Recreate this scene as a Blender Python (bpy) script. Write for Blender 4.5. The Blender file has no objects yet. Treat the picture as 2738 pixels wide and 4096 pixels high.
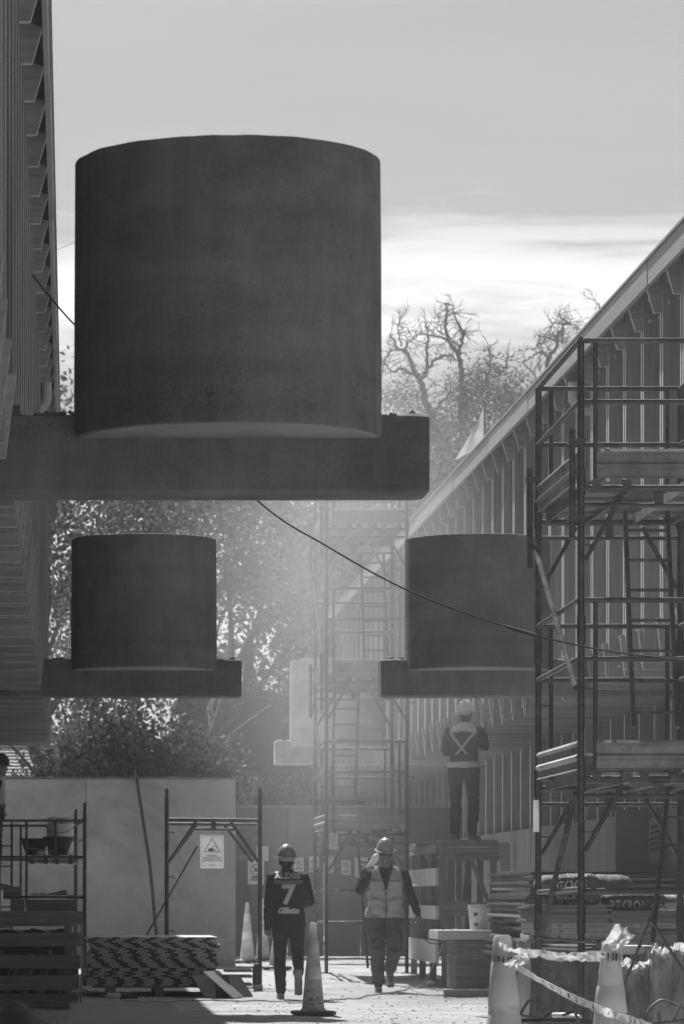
import bpy, bmesh, math, random
import numpy as np
from mathutils import Vector, Matrix, Quaternion, noise as mnoise
from mathutils.bvhtree import BVHTree
R = math.radians
random.seed(7)
SC = bpy.context.scene
COL = SC.collection

# ------------------------------------------------------------------ camera
FPX, VPX, VPY, CAMZ = 15360.0, 285.0, 3575.0, 1.18      # a 135 mm lens on a 36 mm tall frame, rising front
cam_d = bpy.data.cameras.new('camera')
cam = bpy.data.objects.new('camera', cam_d); COL.objects.link(cam)
cam.location = (0, 0, CAMZ); cam.rotation_euler = (R(90), 0, 0)
cam_d.sensor_fit = 'VERTICAL'; cam_d.sensor_height = 36.0; cam_d.sensor_width = 24.06; cam_d.lens = 135.0
cam_d.shift_x = (1369 - VPX) / 4096.0
cam_d.shift_y = (VPY - 2048) / 4096.0
cam_d.clip_start = 0.5; cam_d.clip_end = 4000
cam_d.dof.use_dof = True; cam_d.dof.focus_distance = 29.0; cam_d.dof.aperture_fstop = 7.1
SC.camera = cam

# ------------------------------------------------------------------ sky, sun, exposure
SUN_EL, SUN_AZ = R(52), R(-17)                            # ahead of the camera, a little to the left
world = bpy.data.worlds.new('World'); SC.world = world; world.use_nodes = True
wn, wl = world.node_tree.nodes, world.node_tree.links
wn.clear()
def N(nodes, typ, **kw):
    n = nodes.new(typ)
    for k, v in kw.items():
        if k in n.inputs: n.inputs[k].default_value = v
        else: setattr(n, k, v)
    return n
def MA(nodes, links, op, a, b=None, clamp=False):
    n = nodes.new('ShaderNodeMath'); n.operation = op; n.use_clamp = clamp
    for i, x in enumerate((a, b)):
        if x is None: continue
        if isinstance(x, (int, float)): n.inputs[i].default_value = x
        else: links.new(x, n.inputs[i])
    return n.outputs[0]
def RANGE(nodes, links, src, a, b, c, d, smooth=False):
    n = nodes.new('ShaderNodeMapRange')
    if smooth: n.interpolation_type = 'SMOOTHSTEP'
    links.new(src, n.inputs[0])
    for i, v in enumerate((a, b, c, d)): n.inputs[i + 1].default_value = v
    return n.outputs[0]
sky = wn.new('ShaderNodeTexSky'); sky.sky_type = 'NISHITA'; sky.sun_disc = False
sky.sun_elevation = SUN_EL; sky.sun_rotation = SUN_AZ; sky.dust_density = 2.5; sky.air_density = 1.0
bw = wn.new('ShaderNodeSeparateColor'); wl.new(sky.outputs[0], bw.inputs[0])      # black-and-white film behind a red filter
tc = wn.new('ShaderNodeTexCoord'); sx = wn.new('ShaderNodeSeparateXYZ'); wl.new(tc.outputs['Generated'], sx.inputs[0])
zz = MA(wn, wl, 'MAXIMUM', sx.outputs[2], 0.0)
az = wn.new('ShaderNodeMath'); az.operation = 'ARCTAN2'; wl.new(sx.outputs[0], az.inputs[0]); wl.new(sx.outputs[1], az.inputs[1])
cc = wn.new('ShaderNodeCombineXYZ'); wl.new(MA(wn, wl, 'MULTIPLY', az.outputs[0], 9.0), cc.inputs[0]); wl.new(MA(wn, wl, 'MULTIPLY', zz, 62.0), cc.inputs[1])
n1 = N(wn, 'ShaderNodeTexNoise', Scale=1.3, Detail=9.0, Roughness=0.66, Distortion=0.9); wl.new(cc.outputs[0], n1.inputs['Vector'])
n2 = N(wn, 'ShaderNodeTexNoise', Scale=0.45, Detail=3.0); wl.new(cc.outputs[0], n2.inputs['Vector'])
edge = MA(wn, wl, 'ADD', zz, MA(wn, wl, 'MULTIPLY', MA(wn, wl, 'SUBTRACT', n1.outputs[0], 0.5), 0.05))
edge = MA(wn, wl, 'ADD', edge, MA(wn, wl, 'MULTIPLY', MA(wn, wl, 'SUBTRACT', n2.outputs[0], 0.5), 0.05))
low = RANGE(wn, wl, edge, 0.154, 0.178, 1.0, 0.0, True)     # a bank of streaky cloud lies low along the whole horizon
bias = RANGE(wn, wl, zz, 0.158, 0.128, 0.32, -0.06, True)
bias2 = RANGE(wn, wl, zz, 0.125, 0.09, 0.0, 0.20, True)
dens = MA(wn, wl, 'ADD', MA(wn, wl, 'ADD', MA(wn, wl, 'MULTIPLY', n1.outputs[0], 0.8), MA(wn, wl, 'MULTIPLY', n2.outputs[0], 0.3)), MA(wn, wl, 'ADD', bias, bias2))
cl = MA(wn, wl, 'MULTIPLY', RANGE(wn, wl, dens, 0.45, 0.95, 0.0, 1.0, True), low)
wisp = MA(wn, wl, 'MULTIPLY', RANGE(wn, wl, n2.outputs[0], 0.35, 0.75, 0.0, 0.10), RANGE(wn, wl, zz, 0.3, 0.18, 0.3, 1.0))
cl = MA(wn, wl, 'MAXIMUM', cl, wisp)
SKY_K = 0.062
base = MA(wn, wl, 'MULTIPLY', bw.outputs[0], SKY_K)
mixs = wn.new('ShaderNodeMix'); wl.new(cl, mixs.inputs[0]); wl.new(base, mixs.inputs[2]); wl.new(MA(wn, wl, 'MULTIPLY', base, 2.3), mixs.inputs[3])
bg = wn.new('ShaderNodeBackground'); bg.inputs[1].default_value = 1.0; wl.new(mixs.outputs[0], bg.inputs[0])
wo = wn.new('ShaderNodeOutputWorld'); wl.new(bg.outputs[0], wo.inputs[0])
sun_d = bpy.data.lights.new('sun', 'SUN'); sun = bpy.data.objects.new('sun', sun_d); COL.objects.link(sun)
sun_d.energy = 5.0; sun_d.angle = R(0.5); sun_d.color = (1, 1, 1)
SUNV = Vector((math.sin(SUN_AZ) * math.cos(SUN_EL), math.cos(SUN_AZ) * math.cos(SUN_EL), math.sin(SUN_EL)))
sun.rotation_euler = SUNV.to_track_quat('Z', 'Y').to_euler(); sun.location = (-8, 40, 40)
vs = SC.view_settings; vs.view_transform = 'Standard'; vs.look = 'None'; vs.gamma = 1.0; vs.use_curve_mapping = False
vs.exposure = 0.33
SC.cycles.use_denoising = True
SC.cycles.max_bounces = 8; SC.cycles.diffuse_bounces = 4; SC.cycles.volume_bounces = 1
SC.cycles.transparent_max_bounces = 12

# ------------------------------------------------------------------ helpers
def at(px, py, Y):                                         # a point of the photograph (2738 x 4096) at Y metres -> metres
    return Vector(((px - VPX) * Y / FPX, Y, CAMZ + (VPY - py) * Y / FPX))
def X_(px, Y): return (px - VPX) * Y / FPX
def Z_(py, Y): return CAMZ + (VPY - py) * Y / FPX

MATS = {}
def mat(name, col, rough=0.75, var=0.18, scale=6.0, bump=0.25, bscale=45.0, metal=0.0, stretch=(1, 1, 1), spec=0.3, stain=0.0,
        rnd=0.12, trans=0.0, detail=6.0, alpha=1.0, dots=0.0, spos=(0.42, 0.68), world_co=False):
    if name in MATS: return MATS[name]
    m = bpy.data.materials.new(name); m.use_nodes = True
    n, l = m.node_tree.nodes, m.node_tree.links; n.clear()
    out = n.new('ShaderNodeOutputMaterial'); p = n.new('ShaderNodeBsdfPrincipled')
    tc = n.new('ShaderNodeTexCoord'); mp = n.new('ShaderNodeMapping'); oi = n.new('ShaderNodeObjectInfo')
    if world_co:
        g = n.new('ShaderNodeNewGeometry'); l.new(g.outputs['Position'], mp.inputs[0])
    else:
        l.new(tc.outputs['Object'], mp.inputs[0])
    mp.inputs['Scale'].default_value = stretch
    if not world_co: l.new(MA(n, l, 'MULTIPLY', oi.outputs['Random'], 37.0), mp.inputs['Location'])
    no = N(n, 'ShaderNodeTexNoise', Scale=scale, Detail=detail, Roughness=0.6); l.new(mp.outputs[0], no.inputs['Vector'])
    f = RANGE(n, l, no.outputs[0], 0.28, 0.72, 1 - var, 1 + var)
    if rnd: f = MA(n, l, 'MULTIPLY', f, RANGE(n, l, oi.outputs['Random'], 0, 1, 1 - rnd, 1 + rnd))
    if stain:                                              # old stains and blotches of the thing itself
        ns = N(n, 'ShaderNodeTexNoise', Scale=scale * 0.33, Detail=8.0, Roughness=0.7, Distortion=0.8); l.new(mp.outputs[0], ns.inputs['Vector'])
        f = MA(n, l, 'MULTIPLY', f, RANGE(n, l, ns.outputs[0], spos[0], spos[1], 1.0, 1 - stain, True))
    if dots:
        vo = N(n, 'ShaderNodeTexNoise', Scale=bscale * 0.7, Detail=2.0); l.new(tc.outputs['Object'], vo.inputs['Vector'])
        f = MA(n, l, 'MULTIPLY', f, RANGE(n, l, vo.outputs[0], 0.30, 0.38, 1 - dots, 1.0, True))
    v = MA(n, l, 'MULTIPLY', f, col)
    rgb = n.new('ShaderNodeCombineColor')
    for i in range(3): l.new(v, rgb.inputs[i])
    l.new(rgb.outputs[0], p.inputs['Base Color'])
    p.inputs['Roughness'].default_value = rough; p.inputs['Metallic'].default_value = metal
    p.inputs['Specular IOR Level'].default_value = spec; p.inputs['Alpha'].default_value = alpha
    if bump:
        nb = N(n, 'ShaderNodeTexNoise', Scale=bscale, Detail=5.0, Roughness=0.65); l.new(mp.outputs[0], nb.inputs['Vector'])
        b = n.new('ShaderNodeBump'); b.inputs['Strength'].default_value = bump; b.inputs['Distance'].default_value = 0.02
        l.new(nb.outputs[0], b.inputs['Height']); l.new(b.outputs[0], p.inputs['Normal'])
    if trans:
        tr = n.new('ShaderNodeBsdfTranslucent'); l.new(rgb.outputs[0], tr.inputs[0])
        mx = n.new('ShaderNodeMixShader'); mx.inputs[0].default_value = trans
        l.new(p.outputs[0], mx.inputs[1]); l.new(tr.outputs[0], mx.inputs[2]); l.new(mx.outputs[0], out.inputs[0])
    else: l.new(p.outputs[0], out.inputs[0])
    MATS[name] = m
    return m

class MB:
    def __init__(s): s.v = []; s.f = []
    def add(s, vs_, fs):
        o = len(s.v); s.v += [tuple(v) for v in vs_]; s.f += [tuple(i + o for i in f) for f in fs]; return s
    def box(s, x0, x1, y0, y1, z0, z1):
        return s.add([(x0, y0, z0), (x1, y0, z0), (x1, y1, z0), (x0, y1, z0), (x0, y0, z1), (x1, y0, z1), (x1, y1, z1), (x0, y1, z1)],
                     [(0, 3, 2, 1), (4, 5, 6, 7), (0, 1, 5, 4), (1, 2, 6, 5), (2, 3, 7, 6), (3, 0, 4, 7)])
    def obox(s, c, size, rot=None):
        h = [x / 2 for x in size]; rot = rot or Matrix.Identity(3); c = Vector(c)
        q = [(-1, -1, -1), (1, -1, -1), (1, 1, -1), (-1, 1, -1), (-1, -1, 1), (1, -1, 1), (1, 1, 1), (-1, 1, 1)]
        return s.add([c + rot @ Vector((a * h[0], b * h[1], d * h[2])) for a, b, d in q],
                     [(0, 3, 2, 1), (4, 5, 6, 7), (0, 1, 5, 4), (1, 2, 6, 5), (2, 3, 7, 6), (3, 0, 4, 7)])
    def bar(s, p0, p1, w, t, up=(0, 0, 1)):                # a rectangular bar from p0 to p1
        p0, p1 = Vector(p0), Vector(p1); d = p1 - p0; L = d.length; d.normalize(); u = Vector(up)
        if abs(d.dot(u)) > 0.98: u = Vector((0, 1, 0))
        a = d.cross(u).normalized(); b = a.cross(d)
        return s.obox((p0 + p1) / 2, (L, w, t), Matrix((d, a, b)).transposed())
    def rings(s, rings, cap=True, closed=False):
        o = len(s.v); n = len(rings[0])
        for r in rings: s.v += [tuple(p) for p in r]
        for i in range(len(rings) - (0 if closed else 1)):
            a = o + i * n; b = o + ((i + 1) % len(rings)) * n
            for j in range(n):
                k = (j + 1) % n; s.f.append((a + j, a + k, b + k, b + j))
        if cap and not closed:
            s.f.append(tuple(o + j for j in reversed(range(n)))); s.f.append(tuple(o + (len(rings) - 1) * n + j for j in range(n)))
        return s
    def path(s, pts, r, n=8, cap=True):
        pts = [Vector(p) for p in pts]; rs = r if isinstance(r, (list, tuple)) else [r] * len(pts)
        rg = []; ref = None
        for i, p in enumerate(pts):
            d = (pts[min(i + 1, len(pts) - 1)] - pts[max(i - 1, 0)]).normalized()
            if ref is None:
                ref = Vector((0, 0, 1)) if abs(d.z) < 0.9 else Vector((0, 1, 0))
            a = d.cross(ref)
            if a.length < 1e-4: a = d.cross(Vector((1, 0, 0)))
            a.normalize(); b = a.cross(d).normalized(); ref = b
            q = rs[i]; qa, qb = q if isinstance(q, (tuple, list)) else (q, q)
            rg.append([p + a * (qa * math.cos(t)) + b * (qb * math.sin(t)) for t in (2 * math.pi * j / n for j in range(n))])
        return s.rings(rg, cap)
    def tube(s, p0, p1, r, n=10): return s.path([p0, p1], r, n)
    def lathe(s, prof, c=(0, 0, 0), n=24, cap=True, sx=1, sy=1):
        c = Vector(c)
        return s.rings([[c + Vector((r * sx * math.cos(2 * math.pi * j / n), r * sy * math.sin(2 * math.pi * j / n), z)) for j in range(n)] for r, z in prof], cap)
    def prism(s, poly, y0, y1):                            # polygon in x,z swept along y
        n = len(poly); o = len(s.v)
        s.v += [(x, y0, z) for x, z in poly] + [(x, y1, z) for x, z in poly]
        s.f.append(tuple(o + i for i in range(n))); s.f.append(tuple(o + n + i for i in reversed(range(n))))
        for i in range(n):
            j = (i + 1) % n; s.f.append((o + i, o + n + i, o + n + j, o + j))
        return s
    def mesh(s, name, m, smooth=False, fix=True):
        me = bpy.data.meshes.new(name); me.from_pydata(s.v, [], s.f)
        for x in (m if isinstance(m, (list, tuple)) else [m]): me.materials.append(x)
        if fix:
            b = bmesh.new(); b.from_mesh(me); bmesh.ops.recalc_face_normals(b, faces=b.faces); b.to_mesh(me); b.free()
        if smooth:
            me.polygons.foreach_set('use_smooth', [True] * len(me.polygons))
            try: me.set_sharp_from_angle(angle=R(42))
            except Exception: pass
        return me
    def build(s, name, m, parent=None, smooth=False, loc=None, bevel=0):
        o = bpy.data.objects.new(name, s.mesh(name, m, smooth)); COL.objects.link(o)
        if parent is not None: o.parent = parent
        if loc is not None: o.location = loc
        if bevel:
            b = o.modifiers.new('edge', 'BEVEL'); b.width = bevel; b.segments = 2; b.limit_method = 'ANGLE'
        return o
def tag(o, label=None, cat=None, group=None, kind=None):
    for k, v in (('label', label), ('category', cat), ('group', group), ('kind', kind)):
        if v: o[k] = v
    return o
def thing(name, label, cat, loc=(0, 0, 0), rz=0.0, group=None):
    o = bpy.data.objects.new(name, None); COL.objects.link(o); o.empty_display_size = 0.1
    o.location = loc; o.rotation_euler = (0, 0, rz)
    return tag(o, label, cat, group)
def inst(me, name, parent=None, loc=(0, 0, 0), rot=(0, 0, 0)):
    o = bpy.data.objects.new(name, me); COL.objects.link(o)
    if parent is not None: o.parent = parent
    o.location = loc; o.rotation_euler = rot
    return o
def text_geo(body, size, bold=0.0, shear=0.0, space=1.0, align='CENTER'):
    cu = bpy.data.curves.new('t', 'FONT'); cu.body = body; cu.size = size; cu.offset = bold; cu.shear = shear
    cu.space_character = space; cu.align_x = align; cu.align_y = 'CENTER'; cu.resolution_u = 4
    o = bpy.data.objects.new('t', cu); COL.objects.link(o)
    dg = bpy.context.evaluated_depsgraph_get(); dg.update()
    me = bpy.data.meshes.new_from_object(o.evaluated_get(dg))
    vs_ = [v.co.copy() for v in me.vertices]; fs = [tuple(p.vertices) for p in me.polygons]
    bpy.data.objects.remove(o); bpy.data.curves.remove(cu); bpy.data.meshes.remove(me)
    return vs_, fs
def flat_text(mb, body, size, origin, ux=(1, 0, 0), uz=(0, 0, 1), **kw):   # lettering printed in the plane of ux, uz
    vs_, fs = text_geo(body, size, **kw); o, ux, uz = Vector(origin), Vector(ux), Vector(uz)
    mb.add([o + ux * v.x + uz * v.y for v in vs_], fs); return mb
def raw(mb, name, m, parent=None):                          # build without touching face directions (flat print)
    o = bpy.data.objects.new(name, mb.mesh(name, m, fix=False)); COL.objects.link(o)
    if parent is not None: o.parent = parent
    return o
def smooth_path(pts, k=8):
    P = [Vector(p) for p in pts]; P = [P[0] * 2 - P[1]] + P + [P[-1] * 2 - P[-2]]; out = []
    for i in range(1, len(P) - 2):
        for j in range(k):
            t = j / k; a, b, c, d = P[i - 1:i + 3]
            out.append(0.5 * ((2 * b) + (c - a) * t + (2 * a - 5 * b + 4 * c - d) * t * t + (3 * b - a - 3 * c + d) * t ** 3))
    out.append(P[-2]); return out
def nz(x, y, z=0.0): return mnoise.noise(Vector((x, y, z)))

# ------------------------------------------------------------------ materials
M_ground = mat('dusty_ground', 0.50, 0.95, 0.30, 3.0, 0.8, 30, stain=0.3, rnd=0, stretch=(0.6, 2.2, 1), spec=0.15)
def concrete(name, col, band):
    m = mat(name, col, 0.85, 0.20, 1.4, 0.30, 30, stain=0.35, rnd=0.07, spec=0.25)
    n, l = m.node_tree.nodes, m.node_tree.links; pr = next(x for x in n if x.type == 'BSDF_PRINCIPLED'); tc = next(x for x in n if x.type == 'TEX_COORD'); oi = next(x for x in n if x.type == 'OBJECT_INFO')
    mp = n.new('ShaderNodeMapping'); l.new(tc.outputs['Object'], mp.inputs[0]); l.new(MA(n, l, 'MULTIPLY', oi.outputs['Random'], 19.0), mp.inputs['Location'])
    sp = n.new('ShaderNodeSeparateXYZ'); l.new(tc.outputs['Object'], sp.inputs[0])
    wob = N(n, 'ShaderNodeTexNoise', Scale=3.4, Detail=5.0); l.new(mp.outputs[0], wob.inputs['Vector'])
    fine = N(n, 'ShaderNodeTexNoise', Scale=52.0, Detail=6.0, Roughness=0.75); l.new(mp.outputs[0], fine.inputs['Vector'])
    mid = N(n, 'ShaderNodeTexNoise', Scale=9.0, Detail=5.0, Roughness=0.7); l.new(mp.outputs[0], mid.inputs['Vector'])
    big = N(n, 'ShaderNodeTexNoise', Scale=1.7, Detail=3.0); l.new(mp.outputs[0], big.inputs['Vector'])
    h = MA(n, l, 'ADD', sp.outputs[2], MA(n, l, 'MULTIPLY', MA(n, l, 'SUBTRACT', wob.outputs[0], 0.5), 0.34))
    z0 = RANGE(n, l, h, band - 0.22, band - 0.05, 0.0, 1.0, True); z1 = RANGE(n, l, h, band - 0.01, band + 0.10, 1.0, 0.0, True)
    bm = MA(n, l, 'MULTIPLY', MA(n, l, 'MULTIPLY', z0, z1), RANGE(n, l, big.outputs[0], 0.38, 0.58, 0.2, 1.0, True))                        # honeycombed seam of the pour
    pit = MA(n, l, 'MULTIPLY', bm, RANGE(n, l, MA(n, l, 'ADD', MA(n, l, 'MULTIPLY', fine.outputs[0], 0.75), MA(n, l, 'MULTIPLY', mid.outputs[0], 0.25)), 0.47, 0.41, 0.0, 1.0, True))
    vo = N(n, 'ShaderNodeTexVoronoi', Scale=7.0); l.new(mp.outputs[0], vo.inputs['Vector'])
    hole = MA(n, l, 'MULTIPLY', RANGE(n, l, vo.outputs['Distance'], 0.05, 0.11, 1.0, 0.0, True), RANGE(n, l, mid.outputs[0], 0.50, 0.58, 0.0, 1.0))  # a few air holes
    st = n.new('ShaderNodeMapping'); st.inputs['Scale'].default_value = (5, 5, 0.5); l.new(mp.outputs[0], st.inputs[0])
    streak = N(n, 'ShaderNodeTexNoise', Scale=2.0, Detail=5.0); l.new(st.outputs[0], streak.inputs['Vector'])
    gr = N(n, 'ShaderNodeTexNoise', Scale=70.0, Detail=3.0, Roughness=0.8); l.new(mp.outputs[0], gr.inputs['Vector'])
    pat = N(n, 'ShaderNodeTexNoise', Scale=0.9, Detail=7.0, Roughness=0.65, Distortion=1.2); l.new(mp.outputs[0], pat.inputs['Vector'])
    lf = n.new('ShaderNodeMapping'); lf.inputs['Scale'].default_value = (0.2, 0.2, 7.0); l.new(tc.outputs['Object'], lf.inputs[0])
    lift = N(n, 'ShaderNodeTexNoise', Scale=1.0, Detail=3.0); l.new(lf.outputs[0], lift.inputs['Vector'])
    f = MA(n, l, 'MULTIPLY', RANGE(n, l, streak.outputs[0], 0.3, 0.7, 0.92, 1.08), RANGE(n, l, lift.outputs[0], 0.3, 0.7, 0.9, 1.1))
    f = MA(n, l, 'MULTIPLY', f, MA(n, l, 'SUBTRACT', 1.0, MA(n, l, 'MULTIPLY', MA(n, l, 'MAXIMUM', pit, hole), 0.30)))
    f = MA(n, l, 'MULTIPLY', f, MA(n, l, 'MULTIPLY', RANGE(n, l, gr.outputs[0], 0.25, 0.75, 0.84, 1.16), RANGE(n, l, pat.outputs[0], 0.35, 0.65, 0.80, 1.18)))
    f = MA(n, l, 'MULTIPLY', f, RANGE(n, l, h, band - 0.02, band + 0.02, 1.08, 1.0, True))
    cc_ = next(x for x in n if x.type == 'COMBINE_COLOR'); src = cc_.inputs[0].links[0].from_socket; o = MA(n, l, 'MULTIPLY', src, f)
    for i in range(3): l.new(o, cc_.inputs[i])
    bp = n.new('ShaderNodeBump'); bp.inputs['Strength'].default_value = 0.5; bp.inputs['Distance'].default_value = 0.02; bp.invert = True
    l.new(MA(n, l, 'ADD', pit, MA(n, l, 'MULTIPLY', hole, 0.5)), bp.inputs['Height']); old = pr.inputs['Normal'].links[0].from_socket; l.new(old, bp.inputs['Normal']); l.new(bp.outputs[0], pr.inputs['Normal'])
    return m
M_conc = concrete('drum_concrete', 0.215, 3.63)
M_beamc = concrete('beam_concrete', 0.22, 3.56)
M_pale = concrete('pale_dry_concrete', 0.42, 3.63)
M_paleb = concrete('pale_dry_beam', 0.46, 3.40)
M_under = mat('painted_bounce_underside', 0.36, 0.8, 0.15, 3, 0.1, 20, stain=0.2)  # lighter tone stands in for light bounced up from the ground
M_paint = mat('worn_painted_tube', 0.11, 0.9, 0.4, 14, 0.15, 60, stain=0.6, spec=0.05)
M_render = mat('wall_render', 0.64, 0.9, 0.17, 1.2, 0.2, 20, stain=0.35, rnd=0.05)
M_plinth = mat('plinth_concrete', 0.27, 0.9, 0.10, 1.5, 0.15, 20, stain=0.18, rnd=0.04)
M_timber = mat('glulam_timber', 0.36, 0.6, 0.22, 3.0, 0.15, 12, stretch=(9, 9, 0.5), spec=0.35, rnd=0.1)
M_timberx = mat('glulam_timber_crosswise', 0.36, 0.6, 0.22, 3.0, 0.15, 12, stretch=(0.5, 9, 9), spec=0.35, rnd=0.1)
M_fascia = mat('fascia_timber', 0.42, 0.6, 0.16, 3.0, 0.1, 12, stretch=(9, 0.4, 9), spec=0.35, rnd=0.08)
M_hoard = mat('hoarding_sheet', 0.17, 0.8, 0.12, 1.5, 0.1, 20, stain=0.25)
M_edge = mat('painted_sunlit_edge', 0.66, 0.55, 0.08, 3.0, 0.05, 12, stretch=(9, 9, 0.5), rnd=0.06)  # pale tone paints sunlight onto the narrow timber edges
M_panel = mat('dark_wall_panel', 0.10, 0.7, 0.2, 3.0, 0.1, 12, stretch=(6, 6, 0.5), rnd=0)
M_soffit = mat('soffit_board', 0.22, 0.7, 0.2, 3.0, 0.1, 12, stretch=(9, 0.5, 9), rnd=0)
M_roof = mat('roof_membrane', 0.35, 0.8, 0.1, 2.0, 0.1, 10, rnd=0)
M_steel = mat('galvanised_tube', 0.12, 0.42, 0.35, 9.0, 0.12, 60, metal=0.75, spec=0.5, stain=0.45, rnd=0.12)
M_steeld = mat('rusty_dark_tube', 0.12, 0.55, 0.4, 9.0, 0.15, 60, metal=0.5, spec=0.5, stain=0.4)
M_deck = mat('steel_deck', 0.34, 0.5, 0.25, 5.0, 0.1, 40, metal=0.6, stain=0.4, spec=0.5)
M_wood = mat('rough_plank', 0.24, 0.8, 0.25, 3.0, 0.25, 14, stretch=(1.0, 9, 9), stain=0.25)
M_woody = mat('rough_plank_lengthwise', 0.24, 0.8, 0.25, 3.0, 0.25, 14, stretch=(9, 1.0, 9), stain=0.25)
M_woodz = mat('rough_post', 0.24, 0.8, 0.25, 3.0, 0.25, 14, stretch=(9, 9, 1.0), stain=0.25)
M_whitew = mat('pale_board', 0.62, 0.7, 0.1, 3.0, 0.1, 14)
M_white = mat('white_plastic', 0.72, 0.4, 0.06, 4.0, 0, spec=0.5)
M_paper = mat('sign_face', 0.84, 0.5, 0.05, 4.0, 0, spec=0.4, rnd=0.03, trans=0.45)
M_ink = mat('black_print', 0.03, 0.6, 0.1, 4.0, 0)
M_inkg = mat('grey_print', 0.16, 0.6, 0.1, 4.0, 0)
M_black = mat('black_rubber', 0.025, 0.6, 0.2, 6.0, 0.15, 30)
M_cone = mat('cone_plastic', 0.72, 0.5, 0.22, 7.0, 0.1, 30, stain=0.38, spec=0.45, trans=0.5, rnd=0.06)
M_band = mat('cone_band', 0.86, 0.4, 0.08, 5.0, 0, spec=0.5, trans=0.35, rnd=0.05)
M_bark = mat('bark', 0.10, 0.95, 0.35, 6.0, 0.6, 12, stretch=(3, 3, 0.8))
M_leaf = mat('leaf', 0.115, 0.6, 0.4, 0.9, 0, trans=0.45, spec=0.2, rnd=0.1)
M_skin = mat('skin', 0.22, 0.55, 0.08, 14, 0.05, 80, spec=0.4, rnd=0.03)
M_navy = mat('dark_cloth', 0.022, 0.85, 0.2, 9, 0.5, 26, rnd=0.05)
M_trou = mat('work_trousers', 0.05, 0.85, 0.35, 6, 0.5, 20, rnd=0.1)
M_dusty = mat('dusty_trousers', 0.09, 0.9, 0.5, 6, 0.6, 20, rnd=0.05)
M_vest = mat('pale_vest', 0.46, 0.8, 0.15, 7, 0.5, 24, rnd=0.05)
M_boot = mat('dusty_boot', 0.22, 0.8, 0.35, 14, 0.3, 50)
M_refl = mat('reflective_cloth', 0.55, 0.45, 0.08, 9, 0.1, 50, spec=0.5, rnd=0.03)
M_reflg = mat('grey_reflective_cloth', 0.15, 0.5, 0.1, 9, 0.1, 50, spec=0.4, rnd=0.03)
M_hat = mat('hard_hat_shell', 0.44, 0.28, 0.06, 8, 0, spec=0.5, rnd=0.1)
M_hatd = mat('dull_hard_hat_shell', 0.26, 0.35, 0.1, 8, 0, spec=0.45, rnd=0)
M_hatw = mat('white_hard_hat_shell', 0.72, 0.28, 0.04, 8, 0, spec=0.5, rnd=0.03)
M_hair = mat('dark_hair', 0.015, 0.7, 0.3, 40, 0.3, 90)
M_cable = mat('cable_sheath', 0.02, 0.7, 0.1, 5, 0, spec=0.15)
M_cord = mat('pale_cord', 0.28, 0.5, 0.1, 5, 0, spec=0.4)
# ------------------------------------------------------------------ ground
def gbase(y):
    t = min(max((y - 45.0) / 10.0, 0.0), 1.0); return 0.13 * t * t * (3 - 2 * t)
def gz(x, y):
    a = 0.014 * nz(x * 1.1, y * 0.5, 3) + 0.011 * nz(x * 2.7, y * 2.6, 8) + 0.010 * nz(x * 5, y * 6, 1)
    return gbase(y) + a * (1.0 if 28 < y < 72 else 0.3)
def ground():
    xs = list(np.arange(-60, -6, 6.0)) + list(np.arange(-6, 12, 0.11)) + list(np.arange(12, 90, 6.0))
    ys = list(np.arange(-20, 28, 4.0)) + list(np.arange(28, 52, 0.10)) + list(np.arange(52, 72, 0.3)) + [75, 80, 90, 110, 150, 220, 400, 900, 2000]
    xs = [-1500, -400] + xs + [150, 500, 1500]
    mb = MB(); nx = len(xs)
    mb.v = [(x, y, gz(x, y)) for y in ys for x in xs]
    mb.f = [(j * nx + i, j * nx + i + 1, (j + 1) * nx + i + 1, (j + 1) * nx + i) for j in range(len(ys) - 1) for i in range(nx - 1)]
    o = bpy.data.objects.new('ground', mb.mesh('ground', M_ground, smooth=True, fix=False)); COL.objects.link(o)
    tag(o, 'pale dusty trampled ground of the building site', kind='structure')
ground()
def clods():                                                 # loose clods and gravel, too small and many to count
    rr = random.Random(17); mb = MB()
    for k in range(3600):
        y = 34.3 + 17 * rr.random() ** 1.6; x = rr.uniform(-1.2, 6.2); s = 0.005 + 0.016 * rr.random() ** 4
        z = gz(x, y); a = rr.random() * 6.28; c, sn = math.cos(a) * s, math.sin(a) * s
        n = 5; hh = s * rr.uniform(0.25, 0.6)
        lo = [(x + s * rr.uniform(0.7, 1.3) * math.cos(a + 6.283 * q / n), y + s * rr.uniform(0.7, 1.3) * math.sin(a + 6.283 * q / n)) for q in range(n)]
        mb.add([(u, v, z - 0.3 * s) for u, v in lo] + [(x + (u - x) * 0.55, y + (v - y) * 0.55, z + hh) for u, v in lo], [(q, (q + 1) % n, n + (q + 1) % n, n + q) for q in range(n)] + [tuple(range(n, 2 * n))])
    o = mb.build('gravel', M_ground, None); tag(o, 'loose clods and gravel scattered over the dusty ground', kind='stuff')
clods()

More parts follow.
